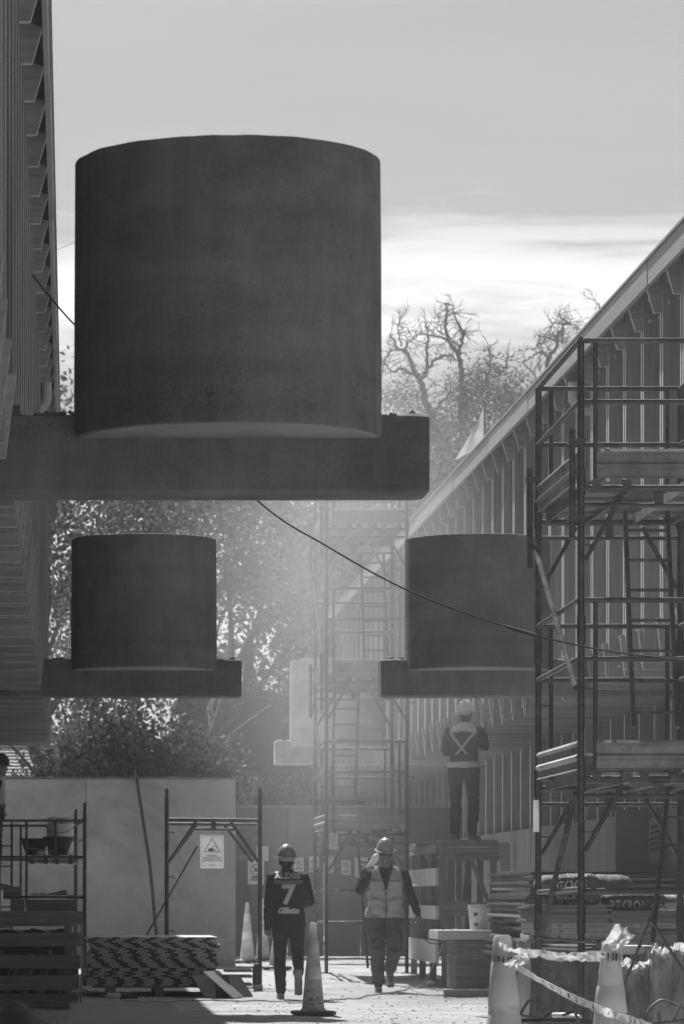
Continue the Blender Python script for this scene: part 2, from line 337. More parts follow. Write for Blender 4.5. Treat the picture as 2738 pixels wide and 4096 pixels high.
# ------------------------------------------------------------------ timber buildings
PITCH, ZB, ZCT, ZE, ZPL = 1.13, 3.22, 6.29, 6.70, 2.08
def building(s, xc, y0, y1, name, label, bolts_to, lower_to, plinth_to):
    t = thing(name, label, 'building', (xc, 0, 0))
    def flip(poly): return [(s * u, z) for u, z in poly]
    col = MB().box(*sorted((0, s * 0.30)), -0.0325, 0.0325, ZB + 0.06, 6.66).mesh('column', M_timber)
    raf = MB().prism(flip([(-0.13, 6.495), (-0.07, ZCT), (0.42, ZCT), (0.42, 6.66), (-0.13, 6.515)]), -0.03, 0.03).mesh('rafter', M_timberx)
    flo = MB().prism(flip([(-0.05, ZB + 0.39), (0.0, ZB), (1.3, ZB), (1.3, ZB + 0.36), (0.1, ZB + 0.39)]), -0.029, 0.029).mesh('floor_beam', M_timberx)
    flo2 = MB().box(*sorted((s * 0.33, s * 1.32)), -0.0325, 0.0325, ZB + 0.07, ZB + 0.34).mesh('floor_joist', M_timberx)
    low = MB().box(*sorted((s * 1.14, s * 1.36)), -0.05, 0.05, ZPL, ZB + 0.065).mesh('lower_column', M_timber)
    bol = MB().path([(0, 0.0, 0), (0, -0.010, 0)], [0.022, 0.014], 10).mesh('bolt', M_whitew)
    for me in (col, raf, flo, flo2, low):                   # narrow edges coloured paler than the faces, as if caught by the sun
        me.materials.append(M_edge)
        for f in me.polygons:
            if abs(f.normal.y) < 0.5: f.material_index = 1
    n = int((y1 - y0) / PITCH)
    for i in range(n + 1):
        y = y0 + i * PITCH; j = 0.012 * math.sin(i * 7.3)
        for k in (-1, 1):
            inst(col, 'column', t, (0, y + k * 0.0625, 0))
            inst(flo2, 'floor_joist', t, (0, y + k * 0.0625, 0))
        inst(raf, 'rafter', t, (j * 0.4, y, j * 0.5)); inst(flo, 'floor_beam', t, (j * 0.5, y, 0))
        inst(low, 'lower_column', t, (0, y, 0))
        if y < bolts_to:
            for u, z in ((0.055, 6.57), (0.055, 6.38), (0.15, 6.41), (0.10, ZB + 0.44), (0.10, ZB + 0.16), (0.21, ZB + 0.3)):
                inst(bol, 'bolt', t, (s * u, y - 0.096, z))
    def bx(nm, m, u0, u1, a, b, z0, z1, bevel=0): return MB().box(*sorted((s * u0, s * u1)), a, b, z0, z1).build(nm, m, t, bevel=bevel)
    L0, L1 = y0 - 0.6, y1 + 0.4
    bx('upper_wall', M_panel, 0.36, 4.9, L0, L1, ZB + 0.40, 6.68)
    bx('soffit', M_soffit, 0.31, 4.9, L0, L1, ZB + 0.362, ZB + 0.398)
    bx('eave_soffit', M_soffit, -0.128, 0.36, L0, L1, 6.665, 6.69)
    bx('lower_wall', M_panel, 1.38, 4.9, L0, lower_to, ZPL - 0.02, ZB + 0.358)
    a = L0; k = 0
    while a < plinth_to:
        b = min(a + 2.44, plinth_to)
        bx('plinth', M_plinth, 1.10 + 0.004 * (k % 2), 1.5, a + 0.006, b - 0.006, -0.2, ZPL - 0.002); a = b; k += 1
    y = y1 + PITCH                                          # the lower wing runs on a little further
    while y < lower_to:
        inst(low, 'lower_column', t, (0, y, 0)); y += PITCH
    a = L0; k = 0
    while a < L1:                                           # fascia boards, butted
        b = min(a + 4.6 + 0.7 * math.sin(k), L1)
        if L1 - b < 1: b = L1
        q = 0.006 * (k % 2)
        mb = MB().prism(flip([(-0.16 - q, 6.50), (-0.13, 6.496), (-0.13, ZE), (-0.165 - q, ZE + 0.004)]), a + 0.004, b - 0.004)
        mb.build('fascia', M_fascia, t); a = b; k += 1
    MB().prism(flip([(-0.185, ZE + 0.008), (-0.185, ZE + 0.03), (5.0, ZE + 1.0), (5.0, ZE + 0.95), (0.5, ZE + 0.0)]), L0, L1).build('roof', M_roof, t)
    rr = random.Random(5 + s)
    for y in np.arange(y0 + 1, y1 - 1, 2.6):                # lifted laps of the roofing along the edge
        if s > 0 and rr.random() < 0.22:
            yy = y + rr.uniform(-1, 1)
            MB().obox((s * (-0.12 + rr.uniform(-0.05, 0.03)), yy, ZE + 0.040 + rr.uniform(0, 0.004)), (0.13, rr.uniform(0.25, 0.7), 0.012),
                      Matrix.Rotation(rr.uniform(-0.12, 0.12), 3, 'Y') @ Matrix.Rotation(rr.uniform(-0.05, 0.05), 3, 'X')).build('roof_flashing', M_roof, t)
    # white rain-water elbow under the eave, above the drum
    pts = []
    for k in range(9):
        th = k / 8 * math.pi / 2; pts.append((s * (0.10 - 0.15 * math.sin(th)), 39.35, 6.13 + 0.15 * (1 - math.cos(th))))
    MB().path([(s * 0.36, 39.35, 6.13)] + pts + [(pts[-1][0], 39.35, 6.42)], 0.055, 14).build('rain_spout', M_white, t, smooth=True)
    return t
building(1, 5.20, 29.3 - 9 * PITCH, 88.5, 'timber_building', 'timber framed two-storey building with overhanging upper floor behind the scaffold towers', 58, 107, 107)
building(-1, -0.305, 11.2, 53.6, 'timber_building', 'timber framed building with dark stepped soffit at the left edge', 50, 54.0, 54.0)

# ------------------------------------------------------------------ concrete rain drums on cantilever beams
def drum(label, xc, yc, x_in, x_end, seed, dz=0.0, mc=None, mbm=None):
    t = thing('rain_drum', label, 'concrete drum', (xc, yc, dz), 0, 'concrete rain drums on cantilever beams')
    rb, rt, z0, z1, n = 0.75, 0.742, 3.415, 4.76, 96
    rg = []
    zs = [z0, z0 + 0.004] + list(np.linspace(z0 + 0.03, z1 - 0.02, 34)) + [z1 - 0.004, z1]
    for k, z in enumerate(zs):
        row = []
        for j in range(n):
            a = 2 * math.pi * j / n; f = (z - z0) / (z1 - z0); r = rb + (rt - rb) * f
            if k in (0, len(zs) - 1): r -= 0.008
            r += 0.0018 * nz(math.cos(a) * 2 + seed, math.sin(a) * 2, z * 2)
            band = math.exp(-((f - 0.10 - 0.05 * nz(a * 1.3, seed)) / 0.07) ** 2)       # honeycombed pour near the foot
            pit = nz(math.cos(a) * 9 + seed, math.sin(a) * 9, z * 26) + 0.6 * nz(math.cos(a) * 22, math.sin(a) * 22 + seed, z * 44)
            if 1 < k < len(zs) - 2: r -= 0.020 * band * max(0.0, pit - 0.05)
            dz = 0.006 * nz(a * 5, seed * 3) * (1 if k > len(zs) - 3 else 0)
            row.append((r * math.cos(a), r * math.sin(a), z + dz))
        rg.append(row)
    ri = 0.66
    rg.append([(ri * math.cos(2 * math.pi * j / n), ri * math.sin(2 * math.pi * j / n), z1) for j in range(n)])
    rg.append([(ri * math.cos(2 * math.pi * j / n), ri * math.sin(2 * math.pi * j / n), z1 - 0.9) for j in range(n)])
    MB().rings(rg).build('drum', mc or M_conc, t, smooth=True)
    a, b = sorted((x_in - xc, x_end - xc)); mb = MB()
    MB().lathe([(0.736, z0 - 0.004), (0.738, z0 - 0.001)], (0, 0, 0), 72).build('underside', M_under, t)  # thin disc added to carry the painted ground bounce
    xs = np.linspace(a, b, 60); zt, zb = 3.53, 3.15
    rg = []
    for i, x in enumerate(xs):                               # cast beam with a broken top arris
        e = 0.012 * nz(x * 6 + seed, 1) + 0.010 * nz(x * 17, seed); e2 = 0.006 * nz(x * 11 + seed, 5)
        c = 0.012
        rg.append([(x, -0.125, zb + c), (x, -0.125 + c, zb + e2 * 0.5), (x, 0.285 - c, zb), (x, 0.285, zb + c), (x, 0.285, zt - c),
                   (x, 0.27, zt + e), (x, -0.10, zt + e), (x, -0.125, zt - c + e2)])
    for k, x in ((0, xs[0]), (-1, xs[-1])):
        rg[k] = [(x, y * 0.985 + 0.0012, z + (0.006 if z < 3.3 else -0.006)) for (_, y, z) in rg[k]]
    mb.rings(rg).build('support_beam', mbm or M_beamc, t, smooth=True)
    mb = MB(); rr = random.Random(int(seed * 10))            # crumbs of mortar left on the beam beside the drum
    for k in range(26):
        side = -1 if rr.random() < 0.6 else 1
        x = side * rr.uniform(0.76, 0.93); sz = rr.uniform(0.006, 0.018)
        if a < x < b: mb.obox((x, rr.uniform(-0.1, 0.1), 3.535 + sz * 0.3), (sz * 2.4, sz * 1.9, sz * 0.8), Matrix.Rotation(rr.random() * 3, 3, 'Z') @ Matrix.Rotation(rr.random(), 3, 'X'))
    o = mb.build('mortar_crumbs', M_beamc, t); o['kind'] = 'stuff'
drum('largest dark concrete drum, nearest, high on its beam in the upper half', 0.763, 18.70, -1.35, 1.735, 1.3, -0.027)
drum('smaller dark concrete drum on a beam out of the left building', 0.748, 39.40, -1.35, 1.745, 4.1, 0.05)
drum('concrete drum half hidden behind the near scaffold tower', 4.17, 39.40, 6.45, 3.17, 7.7, 0.05)
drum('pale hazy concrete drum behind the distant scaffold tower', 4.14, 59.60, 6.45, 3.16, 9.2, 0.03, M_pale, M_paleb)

# ------------------------------------------------------------------ site walls and hoarding
def site_wall():
    t = thing('site_wall', 'rendered grey boundary wall on the left below the trees', 'wall', (0, 56.0, 0))
    for k, (a, b) in enumerate(((-14, -3.6), (-3.592, 0.22), (0.228, 2.40))): MB().box(a, b, 0.004 * (k % 2), 0.22, -0.1, 2.85).build('wall_face', M_render, t)
    mb = MB(); xs = np.linspace(-14, 2.41, 90)
    mb.rings([[(x, -0.012, 2.853), (x, 0.23, 2.853), (x, 0.22, 2.885 + 0.008 * nz(x * 3, 2)), (x, -0.004, 2.88 + 0.008 * nz(x * 4, 7))] for x in xs])
    mb.build('coping', M_plinth, t)
site_wall()
def hoarding():
    t = thing('site_hoarding', 'grey panelled hoarding hung with safety signs at the far end', 'fence', (0, 63.0, gbase(63)))
    x = 2.35; k = 0
    while x < 6.2:
        MB().box(x + 0.006, x + 0.594, 0.004 * (k % 2), 0.03 + 0.004 * (k % 2), 0.02, 2.46).build('panel', M_hoard, t); x += 0.6; k += 1
    MB().box(2.35, 6.2, -0.035, -0.002, 1.62, 1.68).build('rail', M_woodz, t)
    MB().box(2.35, 6.2, -0.04, 0.05, 2.463, 2.50).build('top_rail', M_plinth, t)
hoarding()
# ------------------------------------------------------------------ scaffolding
def toe_board(mb, p0, p1, z0, z1):                           # pressed steel toe board with two ribs
    p0, p1 = Vector(p0), Vector(p1); d = (p1 - p0).normalized(); nrm = d.cross(Vector((0, 0, 1)))
    prof = [(0, 0), (0.012, 0.02), (0, 0.05), (0, 0.30), (0.022, 0.40), (0.022, 0.46), (0, 0.55), (0, 0.80), (0.018, 0.90), (0, 1.0), (-0.012, 1.0)]
    rg = [[p + nrm * (-a) + Vector((0, 0, z0 + (z1 - z0) * b)) for a, b in prof] + [p + nrm * (0.014) + Vector((0, 0, z0 + (z1 - z0) * b)) for a, b in reversed(prof)] for p in (p0, p1)]
    return mb.rings(rg)
def ladder(t, a, b, width, rung=0.25, right=Vector((1, 0, 0)), name='ladder'):
    a, b = Vector(a), Vector(b); lad = MB()
    L = (b - a).length
    o = MB().bar(a, b, 0.045, 0.03, up=(1, 0, 0)).build(name, M_steel, t)
    MB().bar(a + right * width, b + right * width, 0.045, 0.03, up=(1, 0, 0)).build('stile', M_steel, o)
    k = 0.12
    while k < L:
        p = a + (b - a) * (k / L)
        MB().bar(p, p + right * width, 0.03, 0.02).build('rung', M_steel, o); k += rung
    return o
def scaffold(label, xl, xr, yn, yf, base, decks, top, rails, ladders, seed, toe_text=False):
    t = thing('scaffold_tower', label, 'scaffold', (xl, yn, base), 0, 'scaffold towers')
    w, L = xr - xl, yf - yn; r = 0.024; rr = random.Random(seed)
    posts = {'nl': (0, 0), 'nr': (w, 0), 'fl': (0, L), 'fr': (w, L)}
    for k, (x, y) in posts.items():
        lean = 0.004 * rr.uniform(-1, 1)
        mb = MB().path([(x, y, 0.0), (x + lean, y, top - base)], r, 12)
        for z in [q - base for q in decks] + [q - base - 1.0 for q in decks]:
            if z > 0.2: mb.path([(x, y, z - 0.09), (x, y, z + 0.09)], r + 0.006, 12)     # spigot sleeve
        p = mb.build('post', M_steel, t, smooth=True)
        MB().box(x - 0.07, x + 0.07, y - 0.07, y + 0.07, -0.012, 0).path([(x, y, 0), (x, y, 0.12)], 0.018, 8).build('base_plate', M_steeld, p)
        for z in np.arange(0.62, top - base - 0.2, 0.97):     # wedge pins
            if rr.random() < 0.8: MB().bar((x + 0.02, y, z), (x + 0.085, y, z), 0.012, 0.012).bar((x + 0.085, y, z + 0.01), (x + 0.085, y, z - 0.035), 0.012, 0.012).build('pin', M_steeld, p)
    def tub(nm, a, b, rad=0.019, m=None): return MB().tube(a, b, rad, 10).build(nm, m or M_steel, t, smooth=True)
    for z, sides in rails:
        z -= base
        if 'n' in sides: tub('guard_rail', (0.02, 0.0, z), (w - 0.02, 0.0, z))
        if 'f' in sides: tub('guard_rail', (0.02, L, z - 0.01), (w - 0.02, L, z - 0.01))
        if 'l' in sides: tub('guard_rail', (0.0, 0.02, z + 0.012), (0.0, L - 0.02, z - 0.01))
        if 'r' in sides: tub('guard_rail', (w, 0.02, z + 0.012), (w, L - 0.02, z - 0.01))
    for di, zd in enumerate(decks):
        z = zd - base
        nxt = [q for q, s_ in rails if q > zd + 0.3 and q < zd + 1.4 and 'n' in s_]
        if nxt:
            ztop = max(nxt) - base
            for y in (0.0, L):
                for x in (0.095, w - 0.095): tub('guard_upright', (x, y, z + 0.02), (x, y, ztop), 0.016)
        for y in (0.0, L):
            tub('transom', (0.02, y, z - 0.045), (w - 0.02, y, z - 0.045), 0.024)
            tub('header', (0.02, y, z - 0.16), (w - 0.02, y, z - 0.16), 0.017)
            tub('knee_brace', (0.025, y, z - 0.53), (0.28, y, z - 0.08), 0.017); tub('knee_brace', (w - 0.025, y, z - 0.53), (w - 0.28, y, z - 0.08), 0.017)
            MB().box(w / 2 - 0.03, w / 2 + 0.03, y - 0.006, y + 0.006, z - 0.15, z - 0.05).build('gusset', M_steel, t)
        np_ = 3; pw = (w - 0.08) / np_
        for k in range(np_):                                  # steel planks with hooks over the transoms
            if seed == 1 and di == 1 and k == 1: continue
            x0 = 0.04 + k * pw
            p = MB().box(x0 + 0.008, x0 + pw - 0.008, 0.03, L - 0.03, z - 0.012, z + 0.006)
            p.box(x0 + 0.008, x0 + 0.02, 0.03, L - 0.03, z - 0.06, z - 0.012).box(x0 + pw - 0.02, x0 + pw - 0.008, 0.03, L - 0.03, z - 0.06, z - 0.012)
            for q in np.arange(0.4, L - 0.2, 0.5): p.box(x0 + 0.02, x0 + pw - 0.02, q, q + 0.03, z - 0.035, z - 0.0125)
            o = p.build('deck_plank', M_deck, t)
            for y in (-0.005, L - 0.045):
                for xx in (x0 + 0.03, x0 + pw - 0.09): MB().box(xx, xx + 0.06, y - 0.025, y + 0.05, z - 0.06, z + 0.012).build('hook', M_steel, o)
        th = 0.20
        o = toe_board(MB(), (w - 0.02, -0.03, 0), (0.1, -0.03, 0), z + 0.02, z + 0.02 + th).build('toe_board', M_deck, t)
        if toe_text:
            for ch, xx in (('P', 0.585), ('E', 0.03)):
                mb = MB(); flat_text(mb, ch, 0.05, (xx, -0.062, z + 0.11)); raw(mb, 'stamped_letter', M_inkg, o)
        o = toe_board(MB(), (-0.01, 0.05, 0), (-0.01, L - 0.08, 0), z + 0.02, z + 0.02 + th).build('toe_board', M_deck, t)
        toe_board(MB(), (w, L + 0.03, 0), (0.05, L + 0.03, 0), z + 0.02, z + 0.02 + th).build('toe_board', M_deck, t)
        toe_board(MB(), (w + 0.01, L - 0.08, 0), (w + 0.01, 0.05, 0), z + 0.02, z + 0.02 + th).build('toe_board', M_deck, t)
    # side diagonals
    zs = [base + 0.55] + list(decks)
    if len(decks) >= 2:
        tub('diagonal_brace', (-0.03, L - 0.02, 3.75 - base), (-0.03, 0.06, 2.58 - base), 0.021, M_paint)
        tub('diagonal_brace', (-0.03, L - 0.02, 0.65 - base), (-0.03, 0.06, 1.86 - base), 0.021, M_paint)
    if len(decks) >= 3: tub('diagonal_brace', (-0.03, 0.06, 4.1 - base), (-0.03, L - 0.02, 5.5 - base), 0.021, M_paint)
    for zt in (4.32,) if seed == 1 else (4.32, 6.3):           # short spare tubes clamped outside the posts
        for x, y in ((-0.062, 0.0), (-0.062, L)):
            o = tub('clamped_tube', (x, y - 0.01, zt - 0.735 - base), (x, y - 0.01, zt - base), 0.021)
            for q in (zt - 0.6, zt - 0.08): MB().box(x - 0.03, x + 0.085, y - 0.03, y + 0.03, q - 0.02 - base, q + 0.02 - base).build('clamp', M_steeld, o)
    for a, b, wd in ladders:
        ladder(t, Vector(a) - Vector((xl, yn, base)), Vector(b) - Vector((xl, yn, base)), wd)
    return t
rails1 = [(4.925, 'nflr'), (4.51, 'nflr'), (3.168, 'nflr'), (2.77, 'nflr'), (1.20, 'nlf'), (0.80, 'nlf')]
scaffold('nearest scaffold tower, two decks with ladder, in front of the right building', 3.455, 4.505, 26.0, 28.4, 0.01, [2.0, 3.97], 4.92, rails1,
         [(at(2535, 2910, 26.8), at(2500, 2050, 27.6), 0.305), (at(2610, 3775, 26.6), at(2672, 3160, 27.4), 0.31)], 1, True)
rails2 = [(7.0, 'nflr'), (6.55, 'nflr'), (5.17, 'nflr'), (4.77, 'nflr'), (3.168, 'nfl'), (2.77, 'nfl'), (1.22, 'nfl'), (0.80, 'nfl')]
scaffold('tall hazy scaffold tower in the middle distance in front of the far drum', 3.338, 4.39, 50.2, 52.5, 0.15, [2.0, 4.0, 6.0], 7.0, rails2,
         [(at(1459, 2630, 50.9), at(1444, 2220, 51.9), 0.31), (at(1327, 3180, 50.9), at(1341, 2740, 51.8), 0.32), (at(1472, 3870, 50.4), at(1432, 3370, 51.4), 0.30)], 2)

def left_scaffold():
    y0, y1 = 48.0, 51.4
    t = thing('scaffold_platform', 'low dark scaffold frame carrying buckets at the left edge', 'scaffold', (0.172, y0, 0.02))
    def tb(nm, a, b, r=0.021, m=M_steeld): return MB().tube(a, b, r, 10).build(nm, m, t, smooth=True)
    for x in (0.0, -2.3):
        p = tb('post', (x, 0, 0), (x, 0, 2.17), 0.024); MB().tube((x, 0, 2.17), (x, 0, 2.30), 0.019).build('spigot', M_steeld, p)
        MB().bar((x - 0.02, 0, 1.83), (x - 0.07, 0, 1.83), 0.014, 0.014).bar((x - 0.07, 0, 1.835), (x - 0.07, 0, 1.80), 0.012, 0.012).build('pin', M_steeld, p)
    for x in (-0.108, -2.3):
        p = tb('post', (x, y1 - y0, 0), (x, y1 - y0, 2.17), 0.024); MB().tube((x, y1 - y0, 2.17), (x, y1 - y0, 2.29), 0.019).build('spigot', M_steeld, p)
    for z in (2.075, 1.62):
        tb('rail', (0, 0, z), (-2.3, 0, z), 0.017); tb('rail', (-0.1, y1 - y0, z - 0.005), (-2.3, y1 - y0, z - 0.005), 0.017, M_steel)
        tb('rail', (-0.02, 0.02, z), (-0.1, y1 - y0, z), 0.017)
    for x in (X_(107, y0) - 0.172, X_(223, y0) - 0.172):
        tb('upright', (x, 0, 1.62 if x > -0.5 else 1.0), (x, 0, 2.075), 0.016)
    tb('upright', (X_(84, y1) - 0.172, y1 - y0, 1.0), (X_(84, y1) - 0.172, y1 - y0, 2.07), 0.016)
    for k in range(2):
        xa = X_(118, 49.5) - 0.172 + 0.31 * k
        o = MB().box(xa, xa + 0.30, 0.02, y1 - y0 - 0.02, 1.545, 1.60).build('deck_plank', M_deck, t)
        for q in (0.03, 0.2): MB().box(xa + q, xa + q + 0.05, -0.03, 0.04, 1.53, 1.645).build('hook', M_steeld, o)
    lx = X_(0, 50.5) - 0.172
    ladder(t, (lx, 2.3, 0.6), (lx, 2.5, 2.1), X_(48, 50.5) - X_(0, 50.5), 0.27)
left_scaffold()

def gate_frame():
    y = 47.5
    x0, x1 = X_(668, y), X_(1041, y)
    t = thing('scaffold_gate', 'single walk-through scaffold frame with knee braces by the boundary wall', 'scaffold', (x0, y, gbase(y)))
    w = x1 - x0; zt = 2.46
    for x in (0.0, w):
        p = MB().path([(x, 0, 0), (x, 0, zt - 0.12)], 0.026, 12).build('post', M_steel, t, smooth=True)
        MB().tube((x, 0, zt - 0.12), (x, 0, zt), 0.020).build('spigot', M_steeld, p)
        s = 1 if x == 0 else -1
        for z in (1.92, 1.37, 0.70):
            MB().bar((x + s * 0.02, 0, z), (x + s * 0.085, 0, z), 0.014, 0.014).bar((x + s * 0.085, 0, z + 0.005), (x + s * 0.085, 0, z - 0.03), 0.012, 0.012).build('pin', M_steeld, p)
    def tb(nm, a, b, r=0.020): return MB().tube(a, b, r, 10).build(nm, M_steel, t, smooth=True)
    tb('top_tube', (0, 0, 2.075), (w, 0, 2.065), 0.026); tb('top_tube', (0, 0.9, 2.04), (w, 0.9, 2.03), 0.022)
    tb('lower_tube', (0.30, 0, 1.96), (w - 0.30, 0, 1.955), 0.017)
    for s, x in ((1, 0.0), (-1, w)):
        tb('knee_brace', (x + s * 0.02, 0, 1.55), (x + s * 0.36, 0, 2.05), 0.020); tb('knee_brace', (x + s * 0.05, 0.9, 1.56), (x + s * 0.40, 0.9, 2.02), 0.018)
    MB().box(w / 2 - 0.03, w / 2 + 0.03, -0.008, 0.008, 1.965, 2.055).build('gusset', M_steeld, t)
    a, b = at(790, 3385, y + 0.9), at(560, 3790, y + 1.3); o = Vector(t.location)
    tb('diagonal_brace', a - o, b - o, 0.013)
    MB().box(0, w, -0.02, 0.02, -0.01, 0.0).build('sole_plate', M_wood, t)
gate_frame()

# leaning prop on the boundary wall
tag(MB().path([(X_(640, 54), 54.0, 0.1), (X_(600, 55), 55.0, 1.6), (X_(542, 55.97), 55.97, 2.98)], 0.024, 10).build('steel_prop', M_steeld, None, smooth=True),
    'long dented steel prop leaning against the grey boundary wall', 'prop')
# ------------------------------------------------------------------ trees and shrubs beyond the wall
def leaf_mesh(cent, size, rng, m, name, parent):
    n = len(cent); c = np.asarray(cent, float)
    d = rng.normal(size=(n, 3)); d /= np.linalg.norm(d, axis=1)[:, None]
    e = rng.normal(size=(n, 3)); e -= (e * d).sum(1)[:, None] * d; e /= np.linalg.norm(e, axis=1)[:, None]
    s = size * rng.uniform(0.6, 1.35, n)[:, None]
    v = np.empty((n, 4, 3)); v[:, 0] = c - d * s * 0.5; v[:, 1] = c + e * s * 0.36; v[:, 2] = c + d * s * 0.62; v[:, 3] = c - e * s * 0.36
    me = bpy.data.meshes.new(name)
    me.vertices.add(4 * n); me.vertices.foreach_set('co', v.ravel())
    me.loops.add(4 * n); me.loops.foreach_set('vertex_index', np.arange(4 * n, dtype=np.int32))
    me.polygons.add(n); me.polygons.foreach_set('loop_start', np.arange(0, 4 * n, 4, dtype=np.int32))
    me.update(calc_edges=True); me.materials.append(m)
    o = bpy.data.objects.new(name, me); COL.objects.link(o); o.parent = parent
    return o
def tree(label, x, y, h, r0, seed, lean=(0, 0), levels=4, leaf=0.13, nleaf=26, spread=0.45, first=0.35, leafy=(0.0, 1.0), splay=0.75, curl=0.22, twig=1.0, name='tree', bark=None, extra=None):
    rnd = random.Random(seed); rng = np.random.default_rng(seed)
    t = thing(name, label, 'tree', (x, y, -0.1), 0, 'trees beyond the boundary wall')
    trunk, limbs, cents = MB(), MB(), []
    def grow(p, d, L, r, lev, mb):
        k = 6 if lev == 0 else 5; pts = [p.copy()]; rs = [r]; q = p.copy(); dd = d.normalized(); kids = []
        for i in range(k):
            dd = (dd + Vector((rnd.gauss(0, curl), rnd.gauss(0, curl), rnd.gauss(0, curl * 0.6) + 0.05)) * (0.5 if lev == 0 else 1)).normalized()
            q = q + dd * (L / k); pts.append(q.copy()); rs.append(r * (1 - 0.62 * (i + 1) / k)); kids.append((q.copy(), dd.copy(), rs[-1], (i + 1) / k))
        mb.path(pts, rs, 9 if lev == 0 else (6 if lev < 3 else 4))
        if lev >= levels:
            f = (q.z / h)
            if leafy[0] <= f <= leafy[1]:
                for pp in pts[1:]:
                    nn = max(1, int(nleaf / 5 * rnd.uniform(0.5, 1.4))); cents.extend((np.array(pp) + rng.normal(size=(nn, 3)) * spread).tolist())
            return
        nk = (5 if lev == 0 else 4 if lev == 1 else 3)
        for j in range(nk):
            c = kids[min(len(kids) - 1, max(0, int((first if lev == 0 else 0.3) * k + (j + 0.7) / nk * (1 - (first if lev == 0 else 0.3)) * k) - 0))]
            a = rnd.uniform(0, 2 * math.pi); side = Vector((math.cos(a), math.sin(a), rnd.uniform(0.0, 0.7)))
            nd = (c[1] * (1 - splay * 0.5) + side * splay).normalized()
            grow(c[0], nd, L * rnd.uniform(0.5, 0.72) * (twig if lev >= 1 else 1), max(0.006, c[2] * rnd.uniform(0.5, 0.75)), lev + 1, limbs)
    grow(Vector((0, 0, 0)), Vector((lean[0], lean[1], 1)), h * 0.62, r0, 0, trunk)
    trunk.build('trunk', bark or M_bark, t, smooth=True); limbs.build('limbs', bark or M_bark, t, smooth=True)
    if extra: cents.extend(extra(rng))
    if cents:
        leaf_mesh(np.array(cents), leaf, rng, M_leaf, 'crown', t)
    return t
def clump(n, c, r, s=0.26):
    n = int(n * 2.2)
    def f(rng):
        out = []
        for k in range(n // 60):
            q = rng.normal(size=3); q /= np.linalg.norm(q); q *= rng.uniform(0.5, 1.0); b = np.array(c) + q * np.array(r)
            out.extend((b + rng.normal(size=(60, 3)) * s).tolist())
        return out
    return f
def dead_limbs(t, y, lines, seed):                             # bare limbs rising out of the crown
    o = Vector(t.location); rnd = random.Random(seed); mb = MB()
    def z7(x, yy): return at(1500 + x, 1150 + yy, y + rnd.uniform(-0.4, 0.4)) - o
    for pts, r0, r1 in lines:
        pp = smooth_path([z7(*q) for q in pts], 5); n = len(pp)
        pp = [q + Vector((rnd.gauss(0, 0.022), rnd.gauss(0, 0.02), rnd.gauss(0, 0.022))) for q in pp]
        mb.path(pp, [1.0 * (r0 + (r1 - r0) * i / (n - 1)) + 0.004 for i in range(n)], 6)
        for i in range(2, n):                                 # twigs
            for k in range(3):
                if rnd.random() < 0.3:
                    d = Vector((rnd.gauss(0, 1), rnd.gauss(0, 0.6), rnd.gauss(0.25, 0.8))).normalized(); L = rnd.uniform(0.15, 0.6); q = pp[i].copy(); tw = [q.copy()]
                    for s in range(4):
                        d = (d + Vector((rnd.gauss(0, 0.28), rnd.gauss(0, 0.2), rnd.gauss(0.03, 0.26)))).normalized(); q = q + d * L / 4; tw.append(q.copy())
                    mb.path(tw, [0.011, 0.009, 0.007, 0.006, 0.004], 4)
                    for q2 in tw[1:4]:
                        e = (d + Vector((rnd.gauss(0, 0.7), rnd.gauss(0, 0.5), rnd.gauss(0.1, 0.6)))).normalized(); mb.path([q2, q2 + e * L * 0.22, q2 + e * L * 0.42 + Vector((0, 0, 0.03))], [0.007, 0.006, 0.004], 4)
    mb.build('dead_limbs', M_bark, t, smooth=True)
# (x, y) where they stand behind the wall; heights in metres
tree('leafy tree with a thick pale trunk right behind the left wall', 0.0, 71, 10.5, 0.25, 11, lean=(0.03, 0), levels=3, leaf=0.115, nleaf=210, spread=0.26, first=0.25, extra=clump(3000, (0.3, 0.5, 3.0), (1.0, 0.6, 1.3), 0.2))
tree('slender leafy sapling with a thin straight trunk next to the thick trunk', -0.62, 68, 8.8, 0.08, 23, lean=(0.015, 0), levels=3, leaf=0.11, nleaf=90, spread=0.20, first=0.3)
tree('wide leafy tree spreading long limbs behind the smaller drum', 1.9, 76, 11.0, 0.20, 31, lean=(0.05, 0), levels=3, leaf=0.12, nleaf=260, spread=0.30, first=0.25, splay=0.95)
tree('dense leafy tree behind the top of the hazy scaffold', 4.2, 84, 11.0, 0.22, 47, lean=(-0.02, 0), levels=3, leaf=0.115, nleaf=380, spread=0.34, first=0.2, splay=0.9, extra=clump(7000, (0.7, 0, 3.8), (1.5, 0.8, 2.3), 0.22))
tree('dense dark tree low behind the boundary wall', 0.6, 93, 8.0, 0.25, 53, leaf=0.12, nleaf=60, spread=0.3, first=0.12, splay=0.9, extra=clump(8000, (0.2, 0, 3.4), (2.0, 1.0, 1.8), 0.24))
def clumps(*cs): return lambda rng: [q for c in cs for q in c(rng)]
td = tree('tree with bare dead branches rising out of its leafy crown beside the largest drum', 8.6, 96, 9.5, 0.26, 61, leaf=0.06, nleaf=60, spread=0.30, first=0.5, splay=0.5, curl=0.2,
          extra=clumps(clump(2600, (1.7, 0, 13.8), (1.0, 0.8, 0.7), 0.22), clump(800, (-0.4, 0, 13.6), (0.6, 0.8, 0.45), 0.2), clump(3600, (1.0, 0, 12.6), (1.25, 0.8, 0.9), 0.2), clump(5000, (0.4, 0, 11.5), (0.95, 0.8, 0.9), 0.22)))
